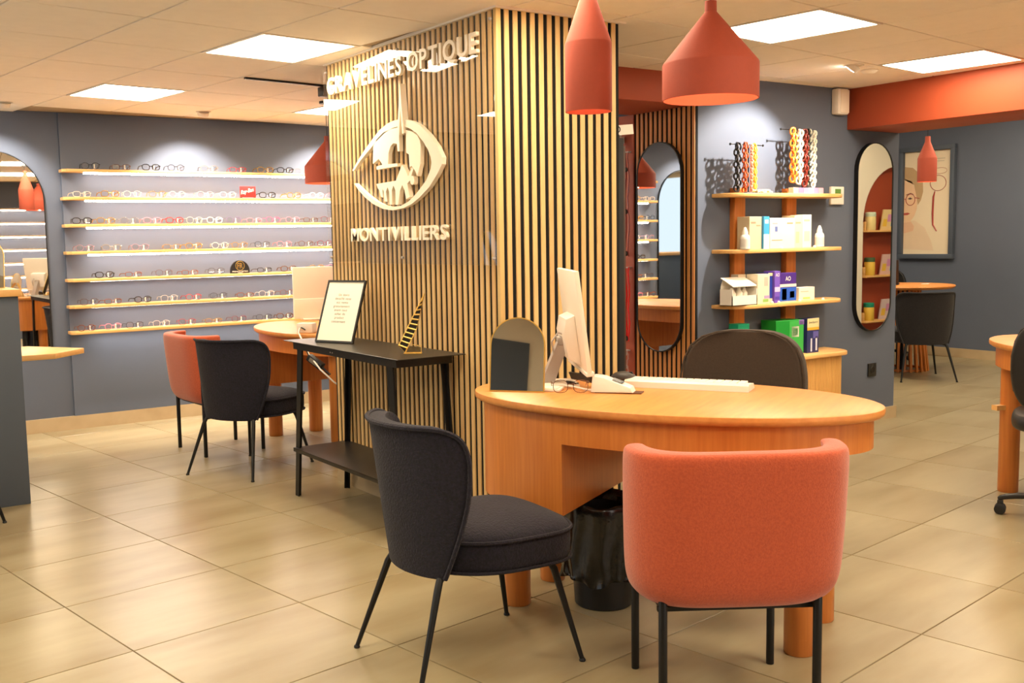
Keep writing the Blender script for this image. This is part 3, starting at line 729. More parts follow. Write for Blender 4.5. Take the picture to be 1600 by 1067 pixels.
off2 = dup(off1, (9.62, 6.75, 0), radians(215), 'dark office chair behind the far slatted table', GRPO, {OFFICE: LEATHER})
off3 = dup(off1, (4.88, 2.41, 0), radians(27), 'black leather office chair cut off by the right picture edge', GRPO, {OFFICE: LEATHER})

# ------------------------------------------------------------------ console table against the pillar
CX0, CX1, CY0, CY1, CZ = 2.185, 2.537, 3.905, 5.145, 0.838
ct = thing('console_table', 'black metal console table with a lower shelf against the pillar', 'table', ((CX0+CX1)/2, (CY0+CY1)/2, 0))
hx, hy = (CX1-CX0)/2, (CY1-CY0)/2
obj('table_top', G().box(-hx, hx, -hy, hy, CZ-0.004, CZ, 0.0015, 1), CONSOLE, ct)
ap = G().box(-hx+0.03, -hx+0.035, -hy+0.07, hy-0.06, CZ-0.045, CZ-0.004).box(hx-0.035, hx-0.03, -hy+0.07, hy-0.06, CZ-0.045, CZ-0.004)
ap.box(-hx+0.035, hx-0.035, -hy+0.07, -hy+0.075, CZ-0.045, CZ-0.004).box(-hx+0.035, hx-0.035, hy-0.065, hy-0.06, CZ-0.045, CZ-0.004)
obj('apron', ap, CONSOLE, ct)
for s_ in (-1, 1):
    obj('screw', G().lathe([(0.004, 0), (0.003, 0.002)], 10).xf(Matrix.Translation((-hx+0.03, 0.10+s_*0.012, CZ-0.028)) @ Matrix.Rotation(-pi/2, 4, 'Y')), GREYP, ct)
for sx in (-1, 1):
    for sy in (-1, 1):
        xt = sx*(hx-0.034); xb = sx*(hx-0.026)
        yt = sy*(hy-0.135); yb = sy*(hy-0.055) if sy > 0 else sy*(hy-0.06)
        w = 0.026
        g = G().loft([[(xb-0.003, yb-w*0.8, 0), (xb+0.003, yb-w*0.8, 0), (xb+0.003, yb+w*0.8, 0), (xb-0.003, yb+w*0.8, 0)],
                      [(xt-0.003, yt-w*1.1, CZ-0.05), (xt+0.003, yt-w*1.1, CZ-0.05), (xt+0.003, yt+w*1.1, CZ-0.05), (xt-0.003, yt+w*1.1, CZ-0.05)],
                      [(xt-0.003, yt-w*1.6, CZ-0.006), (xt+0.003, yt-w*1.6, CZ-0.006), (xt+0.003, yt+w*1.3, CZ-0.006), (xt-0.003, yt+w*1.3, CZ-0.006)]])
        w2 = sx*0.02
        g.loft([[(xb, yb-0.003, 0), (xb-w2, yb-0.003, 0), (xb-w2, yb+0.003, 0), (xb, yb+0.003, 0)], [(xt, yt-0.003, CZ-0.006), (xt-w2, yt-0.003, CZ-0.006), (xt-w2, yt+0.003, CZ-0.006), (xt, yt+0.003, CZ-0.006)]])
        obj('leg', g, BLACKM, ct)
obj('lower_shelf', G().box(-hx+0.01, hx-0.02, -hy+0.06, hy-0.06, 0.262, 0.266).box(-hx+0.01, -hx+0.014, -hy+0.06, hy-0.06, 0.246, 0.264), CONSOLE, ct)

# framed notice leaning on the console
fa = math.atan2(-0.16, -0.10)
ft = thing('framed_notice', 'black framed cream notice with typed grey text on the console table', 'frame', (2.315, 4.80, CZ+0.001))
ft.rotation_euler = (0, 0, radians(-68))
lean = Matrix.Rotation(radians(-21), 4, 'X')
W2, HH = 0.128, 0.335
g = G().box(-W2, W2, -0.006, 0.006, 0, 0.010).box(-W2, W2, -0.006, 0.006, HH-0.010, HH).box(-W2, -W2+0.009, -0.006, 0.006, 0.01, HH-0.01).box(W2-0.009, W2, -0.006, 0.006, 0.01, HH-0.01)
obj('frame', g.xf(lean), PLASTIC, ft)
obj('sheet', G().box(-W2+0.009, W2-0.009, -0.002, 0.004, 0.010, HH-0.010).xf(lean), PAPER, ft)
obj('strut', G().box(-0.02, 0.02, -0.001, 0.001, 0, 0.20).xf(Matrix.Translation((0, 0.135, 0.0)) @ Matrix.Rotation(radians(17), 4, 'X')), PLASTIC, ft)
INK = flat(60, 52, 44, 0.8)
for k, me in enumerate(TXT_FRAME):
    m2 = me.copy()
    for v in m2.vertices:
        a, b, c = v.co; p = lean @ Vector((a*0.0165, -0.0028, HH-0.085-k*0.0205+b*0.019)); v.co = p
    m2.materials.clear(); m2.materials.append(INK)
    obj('text_line', m2, None, ft)

# gilded striped triangle ornament
dt = thing('ornament', 'gilded striped leaning triangle ornament on the console table', 'ornament', (2.37, 4.075, CZ+0.001))
dt.rotation_euler = (0, 0, radians(-36))
GOLD2 = mat('gilt', S(226, 186, 98), 0.35, metal=0.5, var=0.1)
A_, B_, C_ = Vector((-0.074, 0, 0.036)), Vector((-0.044, 0, 0.004)), Vector((0.050, 0, 0.272))
E_ = Vector((0.012, 0, 0.115))
quad = [A_, B_, E_, C_]
obj('rim', G().tube(quad, 0.003, 6, True), GOLD2, dt)
obj('backing', G().prism([(p.x, p.z) for p in quad], 0.0025, 0.0045, lambda a, b, c: (a, c, b)), flat(24, 20, 16), dt)
for k in range(1, 12):
    f = k/12
    p = A_.lerp(C_, max(0.0, f-0.07)); q = (B_.lerp(E_, f/0.45) if f < 0.45 else E_.lerp(C_, (f-0.45)/0.55))
    obj('bar', G().tube([p, q], 0.0042, 6), GOLD2, dt)
obj('pedestal', G().box(-0.042, 0.03, -0.016, 0.016, 0, 0.034, 0.002), clear('ornament_glass', (0.95, 0.9, 0.75, 1)), dt)
obj('pedestal_edge', G().box(-0.050, 0.032, -0.018, 0.018, 0, 0.004).tube([(0.031, -0.016, 0), (0.031, -0.016, 0.036), (-0.01, -0.016, 0.042)], 0.002, 5), GOLD2, dt)

# ------------------------------------------------------------------ waste bin under the front desk
bt = thing('waste_bin', 'black waste bin with a black plastic bag under the front desk', 'bin', (2.452, 2.868, 0))
bt.scale = (1.06, 1.06, 1.04)
obj('bin_body', G().lathe([(0.095, 0), (0.10, 0.005), (0.125, 0.36), (0.118, 0.36), (0.094, 0.012)], 36, cap1=True), PLASTIC, bt)
g = G(); n = 60; rr = random.Random(5)
rings = []
for z, r, a in ((0.345, 0.108, 0.004), (0.372, 0.120, 0.006), (0.382, 0.131, 0.005), (0.372, 0.139, 0.004), (0.33, 0.141, 0.005), (0.26, 0.142, 0.006), (0.18, 0.143, 0.008), (0.125, 0.146, 0.010), (0.108, 0.142, 0.012)):
    ph = rr.random()*6
    rings.append([((r+a*sin(k*0.9+ph)+a*0.7*sin(k*1.7+ph*2))*cos(2*pi*k/n), (r+a*sin(k*0.9+ph)+a*0.7*sin(k*1.7+ph*2))*sin(2*pi*k/n), z+a*1.1*sin(k*0.5+ph)) for k in range(n)])
g.loft(rings, False, False)
obj('bag', g, BAG, bt, sub=1, angle=80)

# ------------------------------------------------------------------ things on the front desk
ZD = 0.7902
def table_mirror(label, loc, rz, group='arched table mirrors'):
    t = thing('table_mirror', label, 'mirror', loc, rz, group)
    R = 0.104; z1 = 0.17
    tilt = Matrix.Rotation(radians(-8.5), 4, 'X')
    fn = lambda a, b, c: tuple(tilt @ Vector((a, -c, b)))
    po, pi_ = archp(R, z1), archp(R-0.004, z1, 0.004)
    g = G(); g.loft([[fn(a, b, 0) for a, b in po], [fn(a, b, 0.008) for a, b in po], [fn(a, b, 0.008) for a, b in pi_], [fn(a, b, 0) for a, b in pi_], [fn(a, b, 0) for a, b in po]], False, False)
    bmesh.ops.remove_doubles(g.bm, verts=g.bm.verts[:], dist=1e-6)
    obj('frame', g, GOLD, t, angle=50)
    obj('glass', G().prism(archp(R-0.003, z1, 0.003), 0.001, 0.006, fn), MIRROR, t, angle=50)
    obj('back_strut', G().box(-0.02, 0.02, -0.002, 0.002, 0, 0.17).xf(Matrix.Translation((0, 0.10, 0)) @ Matrix.Rotation(radians(22), 4, 'X')), GOLD, t)
    return t
table_mirror('gold framed arched mirror standing on the front desk', (2.215, 3.07, ZD), radians(-50))
# monitor seen edge-on with its back towards the pillar side
mt = thing('monitor', 'white flat monitor on an angled stand on the front desk', 'monitor', (2.515, 3.075, ZD), radians(-31))
tl = Matrix.Translation((0.0, 0, 0.065)) @ Matrix.Rotation(radians(-7), 4, 'Y')
obj('stand_base', G().box(-0.16, -0.01, -0.085, 0.085, 0, 0.012, 0.004), WHITE, mt)
obj('stand_arm', G().loft([[(-0.15, -0.03, 0.01), (-0.10, -0.03, 0.01), (-0.10, 0.03, 0.01), (-0.15, 0.03, 0.01)], [(-0.075, -0.025, 0.19), (-0.04, -0.025, 0.17), (-0.04, 0.025, 0.17), (-0.075, 0.025, 0.19)]]), GREYP, mt)
obj('hinge', G().box(-0.085, -0.012, -0.03, 0.03, 0.155, 0.185, 0.004), GREYP, mt)
obj('cable_loop', G().tube([(-0.10, -0.035, 0.12), (-0.11, -0.04, 0.17), (-0.085, -0.042, 0.205), (-0.05, -0.04, 0.19), (-0.03, -0.036, 0.16)], 0.004, 6), GREYP, mt)
panel = obj('panel', G().box(-0.006, 0.012, -0.245, 0.245, 0, 0.378, 0.004).xf(tl), CREAM, mt)
obj('back_housing', G().prism([(-0.006, 0.02), (-0.05, 0.05), (-0.055, 0.15), (-0.04, 0.20), (-0.006, 0.21)], -0.11, 0.11, lambda a, b, c: tuple(tl @ Vector((a, c, b))), bev=0.004), WHITE, mt)
obj('screen', G().box(0.0121, 0.0128, -0.238, 0.238, 0.008, 0.370).xf(tl), flat(16, 16, 18, 0.2), mt)
obj('lower_lip', G().box(-0.01, 0.02, -0.245, 0.245, -0.006, 0.01, 0.003).xf(tl), WHITE, mt)
# keyboard tray
def rz_of(dx, dy): return atan2(dy, dx)
kt = thing('keyboard', 'long white keyboard tray lying on the front desk', 'keyboard', (2.755, 2.735, ZD), rz_of(0.22, -0.37))
obj('tray', G().prism([(-0.055, 0), (0.055, 0), (0.055, 0.006), (0.04, 0.022), (-0.048, 0.028), (-0.055, 0.022)], -0.23, 0.23, lambda a, b, c: (c, a, b), bev=0.002), WHITE, kt)
g = G()
for r in range(4):
    for c in range(15): g.box(-0.215+c*0.0285, -0.191+c*0.0285, 0.034-0.02*(3-r)-0.006, 0.034-0.02*(3-r)+0.010, 0.0225, 0.0285)
ko = obj('keys', g, PAPER, kt, smooth=False); ko['kind'] = 'stuff'
# card terminal wedge
wt = thing('card_terminal', 'white wedge-shaped payment terminal on the front desk', 'terminal', (2.47, 2.83, ZD), rz_of(0.10, -0.13))
obj('body', G().prism([(-0.075, 0.002), (-0.068, 0.062), (-0.03, 0.058), (0.07, 0.022), (0.078, 0.004)], -0.034, 0.034, lambda a, b, c: (a, c, b), bev=0.004), WHITE, wt)
obj('foot', G().box(-0.06, 0.108, -0.03, 0.03, 0, 0.0035), flat(90, 52, 28), wt)
obj('display', G().box(-0.02, 0.02, -0.026, 0.026, 0, 0.001).xf(Matrix.Translation((0.02, 0, 0.0425)) @ Matrix.Rotation(radians(19.8), 4, 'Y')), flat(70, 74, 76, 0.2), wt)
# handheld scanner and mouse
st = thing('scanner', 'black handset scanner beside the monitor on the front desk', 'scanner', (2.50, 2.985, ZD), radians(-52))
obj('body', G().loft([superring(0.02, 0.026, 3, 0.0, 20), superring(0.024, 0.030, 3, 0.02, 20), superring(0.022, 0.028, 3, 0.04, 20), superring(0.012, 0.018, 3, 0.048, 20)]).xf(Matrix.Translation((0.03, 0, 0))), PLASTIC, st)
obj('handle', G().loft([[(0.03, -0.014, 0.012), (0.03, 0.014, 0.012), (0.03, 0.014, 0.04), (0.03, -0.014, 0.04)], [(-0.075, -0.012, 0.03), (-0.075, 0.012, 0.03), (-0.085, 0.012, 0.055), (-0.085, -0.012, 0.055)]]), flat(60, 50, 40), st)
ms = thing('mouse', 'dark grey computer mouse at the back of the front desk', 'mouse', (2.70, 3.03, ZD), radians(-60))
obj('shell', G().loft([superring(0.052, 0.032, 2.6, 0, 28), superring(0.054, 0.034, 2.6, 0.010, 28), superring(0.046, 0.029, 2.4, 0.026, 28), superring(0.026, 0.016, 2.2, 0.036, 28), superring(0.004, 0.003, 2, 0.038, 28)]), flat(58, 52, 46), ms, sub=1)
obj('wheel', G().lathe([(0.008, -0.003), (0.008, 0.003)], 14).xf(Matrix.Translation((0.03, 0, 0.030)) @ Matrix.Rotation(pi/2, 4, 'X')), PLASTIC, ms)
gl = eyeglasses(2.335, 2.905, ZD+0.002, 'brown', 2, radians(-35), 'thin brown eyeglasses lying on the front desk', None)
for ch in list(gl.children):
    if ch.name.startswith('display_peg'): bpy.data.objects.remove(ch)
cb = obj('desk_cable', G().tube([(2.36, 3.08, ZD+0.004), (2.385, 3.02, ZD+0.014), (2.41, 2.97, ZD+0.010), (2.42, 2.93, ZD+0.005), (2.43, 2.90, ZD+0.004)], 0.0042, 6), WHITE)
tag(cb, 'white cable running to the payment terminal on the front desk', 'cable')
pb = thing('notepad', 'flat white tray with papers behind the mirror on the front desk', 'tray', (2.335, 3.03, ZD), radians(-50))
obj('tray', G().box(-0.05, 0.05, -0.05, 0.03, 0, 0.010, 0.003), WHITE, pb)
obj('sheet', G().box(-0.04, 0.04, -0.045, 0.02, 0.010, 0.0125), PAPER, pb)
cl_ = obj('key_cluster', G().tube([(2.445+0.02*cos(k*1.9), 3.035+0.02*sin(k*1.3), ZD+0.008+0.006*(k % 3)) for k in range(14)], 0.0035, 5), PLASTIC)
tag(cl_, 'tangle of thin black wires beside the scanner on the front desk', 'wires')

# ------------------------------------------------------------------ things on the rear desk
wt2 = thing('monitor', 'large cream monitor back standing on the rear desk', 'monitor', (3.215, 6.98, ZD), radians(-14))
obj('back_panel', G().box(-0.15, 0.15, -0.012, 0.012, 0.01, 0.385, 0.006), CREAM, wt2)
obj('lower_cover', G().box(-0.15, 0.15, -0.022, -0.010, 0.01, 0.155, 0.006), CREAM, wt2)
obj('foot', G().box(-0.09, 0.09, -0.07, 0.07, 0, 0.012, 0.004), CREAM, wt2)
sb = thing('charger_box', 'cream charger box with a plugged white cable on the rear desk', 'charger', (2.70, 5.98, ZD), radians(-50))
obj('box', G().box(-0.055, 0.055, -0.035, 0.035, 0, 0.062, 0.008), CREAM, sb)
obj('plug', G().tube([(-0.02, -0.036, 0.035), (-0.005, -0.042, 0.03), (0.01, -0.04, 0.02)], 0.004, 6), PLASTIC, sb)
tr = thing('card_reader', 'small cream card reader with a dark slot on the rear desk', 'reader', (2.83, 5.93, ZD), radians(-45))
obj('body', G().box(-0.06, 0.06, -0.03, 0.03, 0, 0.035, 0.004), CREAM, tr)
obj('slot', G().box(-0.045, 0.06, -0.0315, -0.0295, 0.018, 0.024), PLASTIC, tr)
cb2 = obj('power_cable', G().tube([(2.655, 5.985, ZD+0.03), (2.60, 5.88, ZD+0.012), (2.535, 5.60, 0.70), (2.545, 5.47, 0.62), (2.60, 5.40, 0.545), (2.68, 5.40, 0.49)], 0.005, 6), WHITE)
tag(cb2, 'white power cable hanging off the rear desk beside the pillar', 'cable')
ps = thing('power_adapter', 'black power adapter hanging on the white cable behind the console', 'adapter', (2.555, 5.55, 0.655), radians(-60))
obj('body', G().box(-0.055, 0.055, -0.02, 0.02, -0.02, 0.02, 0.004).xf(Matrix.Rotation(radians(32), 4, 'Y')), PLASTIC, ps)
obj('sticker', G().box(-0.035, 0.03, -0.0215, -0.0195, -0.012, 0.012).xf(Matrix.Rotation(radians(32), 4, 'Y')), flat(120, 108, 92), ps)
obj('lead', G().tube([(-0.045, 0, 0.03), (-0.06, 0, 0.06), (-0.055, 0, 0.12)], 0.004, 6).tube([(0.048, 0, -0.03), (0.075, 0.0, -0.055), (0.10, 0, -0.07)], 0.006, 6), PLASTIC, ps)

# ------------------------------------------------------------------ wall shelf unit on the slate wall
SU = thing('wall_shelf', 'oak wall shelf unit with two posts and rounded boards', 'shelf', (5.36, SY, 0))
for xx in (-0.355, 0.13):
    obj('post', G().box(xx-0.048, xx+0.048, -0.045, -0.001, 0.5765, 1.640, 0.004), OAK, SU)
def rboard(l, r, d):
    o = [(r, -0.001), (l, -0.001), (l, -0.05)]
    o += [(l+0.16-0.16*cos(pi/2*k/10), -0.05-(d-0.05)*sin(pi/2*k/10)) for k in range(1, 11)]
    o += [(r-0.14+0.14*sin(pi/2*k/10), -0.06-(d-0.06)*cos(pi/2*k/10)) for k in range(0, 11)]
    return o
BZ = [1.602, 1.258, 0.917]
for z in BZ: obj('board', G().prism(rboard(-0.56, 0.525, 0.205), z-0.024, z, bev=0.004), OAKSH, SU, angle=50)
# fluted cabinet under the shelf
CBT = thing('fluted_cabinet', 'low oak cabinet with a fluted rounded front below the shelf unit', 'cabinet', (5.36, SY, 0))
cz = 0.575
obj('cabinet_top', G().prism(rboard(-0.56, 0.53, 0.27), cz-0.026, cz, bev=0.004), OAKSH, CBT, angle=50)
body = rboard(-0.52, 0.495, 0.24)
obj('carcass', G().prism(body, 0.0, cz-0.026), OAK, CBT, angle=50)
me = G().cyl(0, 0, 0.002, cz-0.028, 0.007, 8).mesh('flute'); me.materials.append(mat('flute_oak', S(228, 180, 104), 0.45, var=0.3, scale=9, stretch=(6, 6, .5), rand=0.2, col2=S(190, 132, 66)))
pts = [Vector((a, b, 0)) for a, b in body[2:]] + [Vector((0.495, -0.001, 0))]
acc = 0.0; nxt = 0.0
for a, b in zip(pts[:-1], pts[1:]):
    L_ = (b-a).length
    while nxt <= acc+L_:
        p = a.lerp(b, (nxt-acc)/L_); obj('flute', me, None, CBT, p); nxt += 0.0165
    acc += L_
YI = SY-0.125
def carton(label, x0, x1, z0, z1, d, col, y=YI, rz=0.0, name='carton', panels=(), group='cartons on the oak wall shelf'):
    t = thing(name, label, 'box', ((x0+x1)/2, y, z0), rz, group)
    w = (x1-x0)/2
    obj('box', G().box(-w, w, -d/2, d/2, 0, z1-z0, 0.0015, 1), flat(*col), t)
    for nm, a0, a1, b0, b1, c in panels:
        obj(nm, G().box(-w+2*w*a0, -w+2*w*a1, -d/2-0.0008, -d/2+0.0004, (z1-z0)*b0, (z1-z0)*b1), flat(*c), t)
    return t
def dropper(label, x, z, h, y=YI-0.05):
    t = thing('dropper_bottle', label, 'bottle', (x, y, z), 0, 'white dropper bottles')
    obj('bottle', G().lathe([(0.026, 0), (0.030, 0.004), (0.030, h*0.52), (0.026, h*0.62), (0.017, h*0.68)], 20), WHITE, t)
    obj('cap', G().lathe([(0.019, h*0.66), (0.018, h*0.76), (0.010, h*0.93), (0.006, h)], 16), PAPER, t)
    obj('label_band', G().lathe([(0.0304, h*0.12), (0.0304, h*0.46)], 20, cap0=False, cap1=False), flat(214, 206, 196), t)
    return t
z = BZ[1]+0.0005
dropper('white dropper bottle at the left end of the upper shelf', 4.905, z, 0.135)
carton('beige carton beside the blue one on the upper shelf', 4.945, 5.055, z, z+0.20, 0.10, (206, 186, 150), panels=(('print', .12, .5, .78, .84, (150, 130, 104)), ('print', .55, .9, .7, .74, (160, 140, 112))))
carton('narrow white and blue carton on the upper shelf', 5.057, 5.108, z, z+0.20, 0.11, (60, 150, 200), y=YI-0.01, panels=(('print', .0, 1, .0, .45, (226, 226, 220)), ('print', .2, .8, .78, .9, (200, 226, 236))))
carton('wide cream carton with a blue drop mark on the upper shelf', 5.113, 5.345, z, z+0.19, 0.09, (236, 222, 190), y=YI-0.02, panels=(('print', .1, .3, .8, .84, (150, 150, 160)), ('drop_mark', .2, .3, .55, .72, (96, 110, 160)), ('print', .68, .92, .8, .85, (160, 140, 110)), ('print', .08, .5, .26, .29, (170, 150, 120))))
carton('tall cream carton beside the right post on the upper shelf', 5.36, 5.435, z, z+0.205, 0.10, (222, 204, 166), panels=(('print', .15, .8, .75, .8, (170, 150, 116)), ('print', .2, .6, .15, .5, (190, 172, 140))))
carton('tall white carton right of the post on the upper shelf', 5.438, 5.525, z, z+0.21, 0.10, (236, 222, 192), panels=(('print', .15, .8, .8, .86, (190, 172, 140)), ('print', .2, .8, .2, .5, (214, 196, 160))))
dropper('white dropper bottle at the right end of the upper shelf', 5.605, z, 0.14)
z = BZ[2]+0.0005
hp = thing('gift_pack', 'white house-shaped pack with small bottles on the lower shelf', 'pack', (4.885, YI-0.02, z))
g = G().prism([(-0.11, 0), (0.11, 0), (0.105, 0.115), (0.085, 0.165), (-0.085, 0.165), (-0.105, 0.115)], 0.045, 0.05, lambda a, b, c: (a, c, b))
g.box(-0.11, 0.11, -0.05, -0.045, 0, 0.06).box(-0.11, -0.105, -0.05, 0.05, 0, 0.10).box(0.105, 0.11, -0.05, 0.05, 0, 0.10).box(-0.11, 0.11, -0.05, 0.05, 0, 0.004).prism([(-0.05, 0.115), (0.05, 0.165), (0.05, 0.17), (-0.05, 0.12)], -0.105, 0.105, lambda a, b, c: (c, a, b))
obj('wrapper', g, WHITE, hp, smooth=False)
for xx in (-0.06, 0.0, 0.045): obj('bottle', G().lathe([(0.024, 0.004), (0.024, 0.075), (0.012, 0.095), (0.010, 0.108)], 16, (xx, 0.0)), PAPER, hp)
carton('beige carton behind the house-shaped pack on the lower shelf', 4.93, 5.00, z, z+0.185, 0.06, (206, 186, 158), y=YI+0.055)
carton('tall white carton with green swirl on the lower shelf', 5.005, 5.115, z, z+0.185, 0.09, (228, 214, 184), y=YI-0.02, panels=(('swirl', .45, .9, .06, .16, (150, 190, 96)), ('swirl', .55, 1.0, .18, .28, (176, 150, 190)), ('print', .55, .85, .6, .9, (196, 180, 160))))
carton('slim navy carton with cream ends on the lower shelf', 5.119, 5.158, z, z+0.19, 0.10, (34, 54, 150), y=YI, panels=(('print', 0, 1, .9, 1.0, (206, 190, 150)), ('print', 0, 1, 0, .16, (210, 194, 160))))
t_ = carton('slim violet carton with white lettering on the lower shelf', 5.162, 5.212, z, z+0.20, 0.09, (118, 84, 186), y=YI-0.02, panels=(('swirl', 0, 1, .35, .5, (206, 190, 226)), ('swirl', 0.1, .9, .1, .2, (84, 60, 160))))
text_on(t_, 'AO', 0, 0.165, 0.022, -0.0462, WHITE, 0.036)
t_ = carton('wide violet and blue carton with bottle pictures on the lower shelf', 5.218, 5.378, z, z+0.185, 0.09, (70, 36, 124), y=YI-0.01, panels=(('band', 0, 1, .52, .62, (222, 204, 196)), ('picture', 0, 1, .04, .50, (44, 92, 190)), ('bottle_picture', .15, .42, .08, .46, (70, 170, 220)), ('bottle_picture', .62, .88, .14, .36, (226, 214, 214)), ('print', 0, 1, 0, .035, (216, 200, 176))))
text_on(t_, 'AO', 0, 0.135, 0.028, -0.0462, WHITE, 0.05)
carton('small white carton with green swirl alone on the lower shelf', 5.437, 5.59, z, z+0.085, 0.06, (238, 226, 200), y=YI, panels=(('swirl', .25, .7, .1, .25, (160, 196, 110)), ('print', .1, .6, .65, .72, (190, 176, 156))))
z = cz+0.0005
t_ = carton('bright green carton with a white mark on the fluted cabinet', 5.20, 5.43, z, z+0.225, 0.14, (18, 138, 44), y=YI, rz=radians(-8), panels=(('picture', .48, .98, .1, .98, (60, 168, 72)), ('mark', .56, .82, .52, .82, (230, 230, 210)), ('mark', .60, .78, .57, .77, (30, 140, 50)), ('print', .82, 1, .86, 1, (150, 110, 190))))
t_ = carton('tall navy and cream carton on the right of the fluted cabinet', 5.485, 5.60, z, z+0.225, 0.08, (38, 44, 96), y=YI-0.02, panels=(('band', 0, 1, .74, 1, (226, 206, 150)), ('band', 0, 1, .66, .74, (230, 170, 50)), ('bottle_picture', .3, .42, .04, .42, (206, 210, 226)), ('bottle_picture', .72, .86, .06, .46, (206, 210, 226)), ('picture', .5, .95, .42, .62, (96, 90, 160))))
text_on(t_, 'JazzSport', 0, 0.19, 0.016, -0.0412, flat(40, 34, 40), 0.09)
carton('small teal carton behind the office chair on the cabinet', 4.885, 4.985, z, z+0.222, 0.08, (20, 150, 110), y=YI+0.02)
for k, (xx, zz) in enumerate(((5.14, BZ[2]), (5.20, BZ[2]), (5.40, BZ[2]), (5.63, BZ[2]), (5.22, BZ[1]), (5.54, BZ[1]))):
    o = obj('price_dot', G().lathe([(0.010, 0), (0.010, 0.008), (0.004, 0.013)], 12), WHITE, None, (xx, SY-0.19, zz+0.0005))
    tag(o, 'tiny white price marker on the front edge of a shelf board', 'marker', 'price markers on the shelf unit')

# chain stands on the top board
z = BZ[0]+0.0005
def chain(label, x, y, ztop, zbot, lr, col, col2=None, tilt=0.0):
    t = thing('glasses_chain', label, 'chain', (x, y, zbot), 0, 'hanging glasses chains')
    L_ = ztop-zbot; n = max(6, int(L_/(lr*1.45)))
    for s_ in (-1, 1):
        g = G()
        for k in range(n):
            zz = (k+0.5)*L_/n; rot = (k % 2)*pi/2+0.5*s_
            ring = []
            for q in range(9):
                a = 2*pi*q/9
                ring.append((s_*lr*0.55+lr*0.72*cos(a)*cos(rot), s_*0.004+lr*0.72*cos(a)*sin(rot), zz+lr*sin(a)))
            g.tube(ring, lr*0.30, 5, True)
        obj('strand', g, flat(*(col if s_ < 0 or not col2 else col2), 0.3), t, angle=80)
    return t
def chain_stand(label, x, y, zt, l, r, baselabel, basecol):
    t = thing('chain_stand', label, 'stand', (x, y, z))
    obj('upright', G().tube([(0, 0.012, 0.0), (0, 0.012, zt-z+0.004)], 0.004, 8), BLACKM, t)
    obj('bar', G().tube([(l-x, 0.012, zt-z), (r-x, 0.012, zt-z)], 0.003, 8).lathe([(0.004, -0.006), (0.007, 0), (0.004, 0.006)], 10).xf(Matrix.Identity(4)), BLACKM, t)
    for e in (l-x, r-x): obj('end_knob', G().lathe([(0.003, -0.007), (0.007, -0.003), (0.007, 0.003), (0.003, 0.007)], 10).xf(Matrix.Translation((e, 0.012, zt-z))), BLACKM, t)
    obj('base', G().box(-0.06, 0.06, -0.03, 0.03, 0, 0.006, 0.002), flat(*basecol), t)
    return t
yc = SY-0.13
chain_stand('black wire stand holding four chains on the top board', 4.995, yc, 1.897, 4.835, 5.125, '', (30, 28, 26))
chain('black link glasses chain on the left stand', 4.885, yc, 1.90, z+0.012, 0.022, (30, 26, 26))
chain('orange brown link glasses chain on the left stand', 4.952, yc, 1.905, z+0.006, 0.019, (176, 74, 30))
chain('pale pink glasses chain on the left stand', 4.998, yc-0.012, 1.895, z+0.006, 0.012, (230, 160, 130))
chain('yellow glasses chain on the left stand', 5.026, yc-0.012, 1.90, z+0.010, 0.015, (244, 200, 60))
cl2 = obj('chain_heap', G().tube([(5.04+0.05*sin(k*0.9)+k*0.0012, yc-0.03+0.02*cos(k*1.3), z+0.005+0.012*abs(sin(k*0.37))) for k in range(60)], 0.0045, 5), PAPER)
tag(cl2, 'small heap of white chain at the foot of the left stand', 'chain')
chain_stand('wire stand holding five chains on the right of the top board', 5.50, yc, 2.005, 5.29, 5.615, '', (150, 96, 60))
chain('bright orange link glasses chain on the right stand', 5.385, yc-0.01, 2.01, z+0.075, 0.023, (240, 120, 40))
chain('cream link glasses chain on the right stand', 5.445, yc-0.01, 2.0, z+0.065, 0.022, (236, 224, 190))
chain('dark red link glasses chain on the right stand', 5.50, yc-0.01, 2.005, z+0.050, 0.021, (110, 30, 16))
chain('black and cream link glasses chain on the right stand', 5.545, yc, 2.01, z+0.055, 0.017, (36, 40, 34), (226, 220, 196))
chain('white link glasses chain at the end of the right stand', 5.585, yc-0.01, 2.0, z+0.045, 0.017, (240, 234, 216))
cr_ = thing('chain_boxes', 'row of small lilac boxes under the right chain stand', 'box', (5.48, yc-0.035, z))
for k, c in enumerate(((214, 170, 150), (150, 110, 140), (160, 126, 150), (236, 228, 214), (170, 130, 160), (196, 150, 160))):
    obj('box', G().box(-0.145+k*0.049, -0.098+k*0.049, -0.02, 0.02, 0, 0.036, 0.001, 1), flat(*c), cr_)

# ------------------------------------------------------------------ small wall fittings
tt = thing('thermostat', 'white wall thermostat with a green display beside the shelf unit', 'thermostat', (5.985, SY, 1.60))
obj('case', G().box(-0.068, 0.068, -0.022, -0.001, -0.06, 0.06, 0.004), WHITE, tt)
obj('display', G().box(-0.028, 0.032, -0.0232, -0.0215, -0.002, 0.044), flat(96, 140, 60, 0.3), tt)
so = thing('wall_socket', 'black square wall socket low on the slate wall', 'socket', (6.417, SY, 0.372))
obj('plate', G().box(-0.045, 0.045, -0.012, -0.001, -0.047, 0.047, 0.003), PLASTIC, so)
obj('insert', G().lathe([(0.024, 0), (0.022, 0.002), (0.020, -0.003)], 20).xf(Matrix.Translation((0, -0.0125, 0)) @ Matrix.Rotation(pi/2, 4, 'X')), BLACKM, so)
al = thing('alarm_sensor', 'white alarm box in the ceiling corner beside the orange beam', 'sensor', (5.985, SY, 2.222))
obj('case', G().box(-0.058, 0.058, -0.06, -0.001, -0.085, 0.085, 0.012), WHITE, al)
obj('cover', G().box(-0.035, 0.052, -0.066, -0.055, -0.075, 0.078, 0.005), CREAM, al)

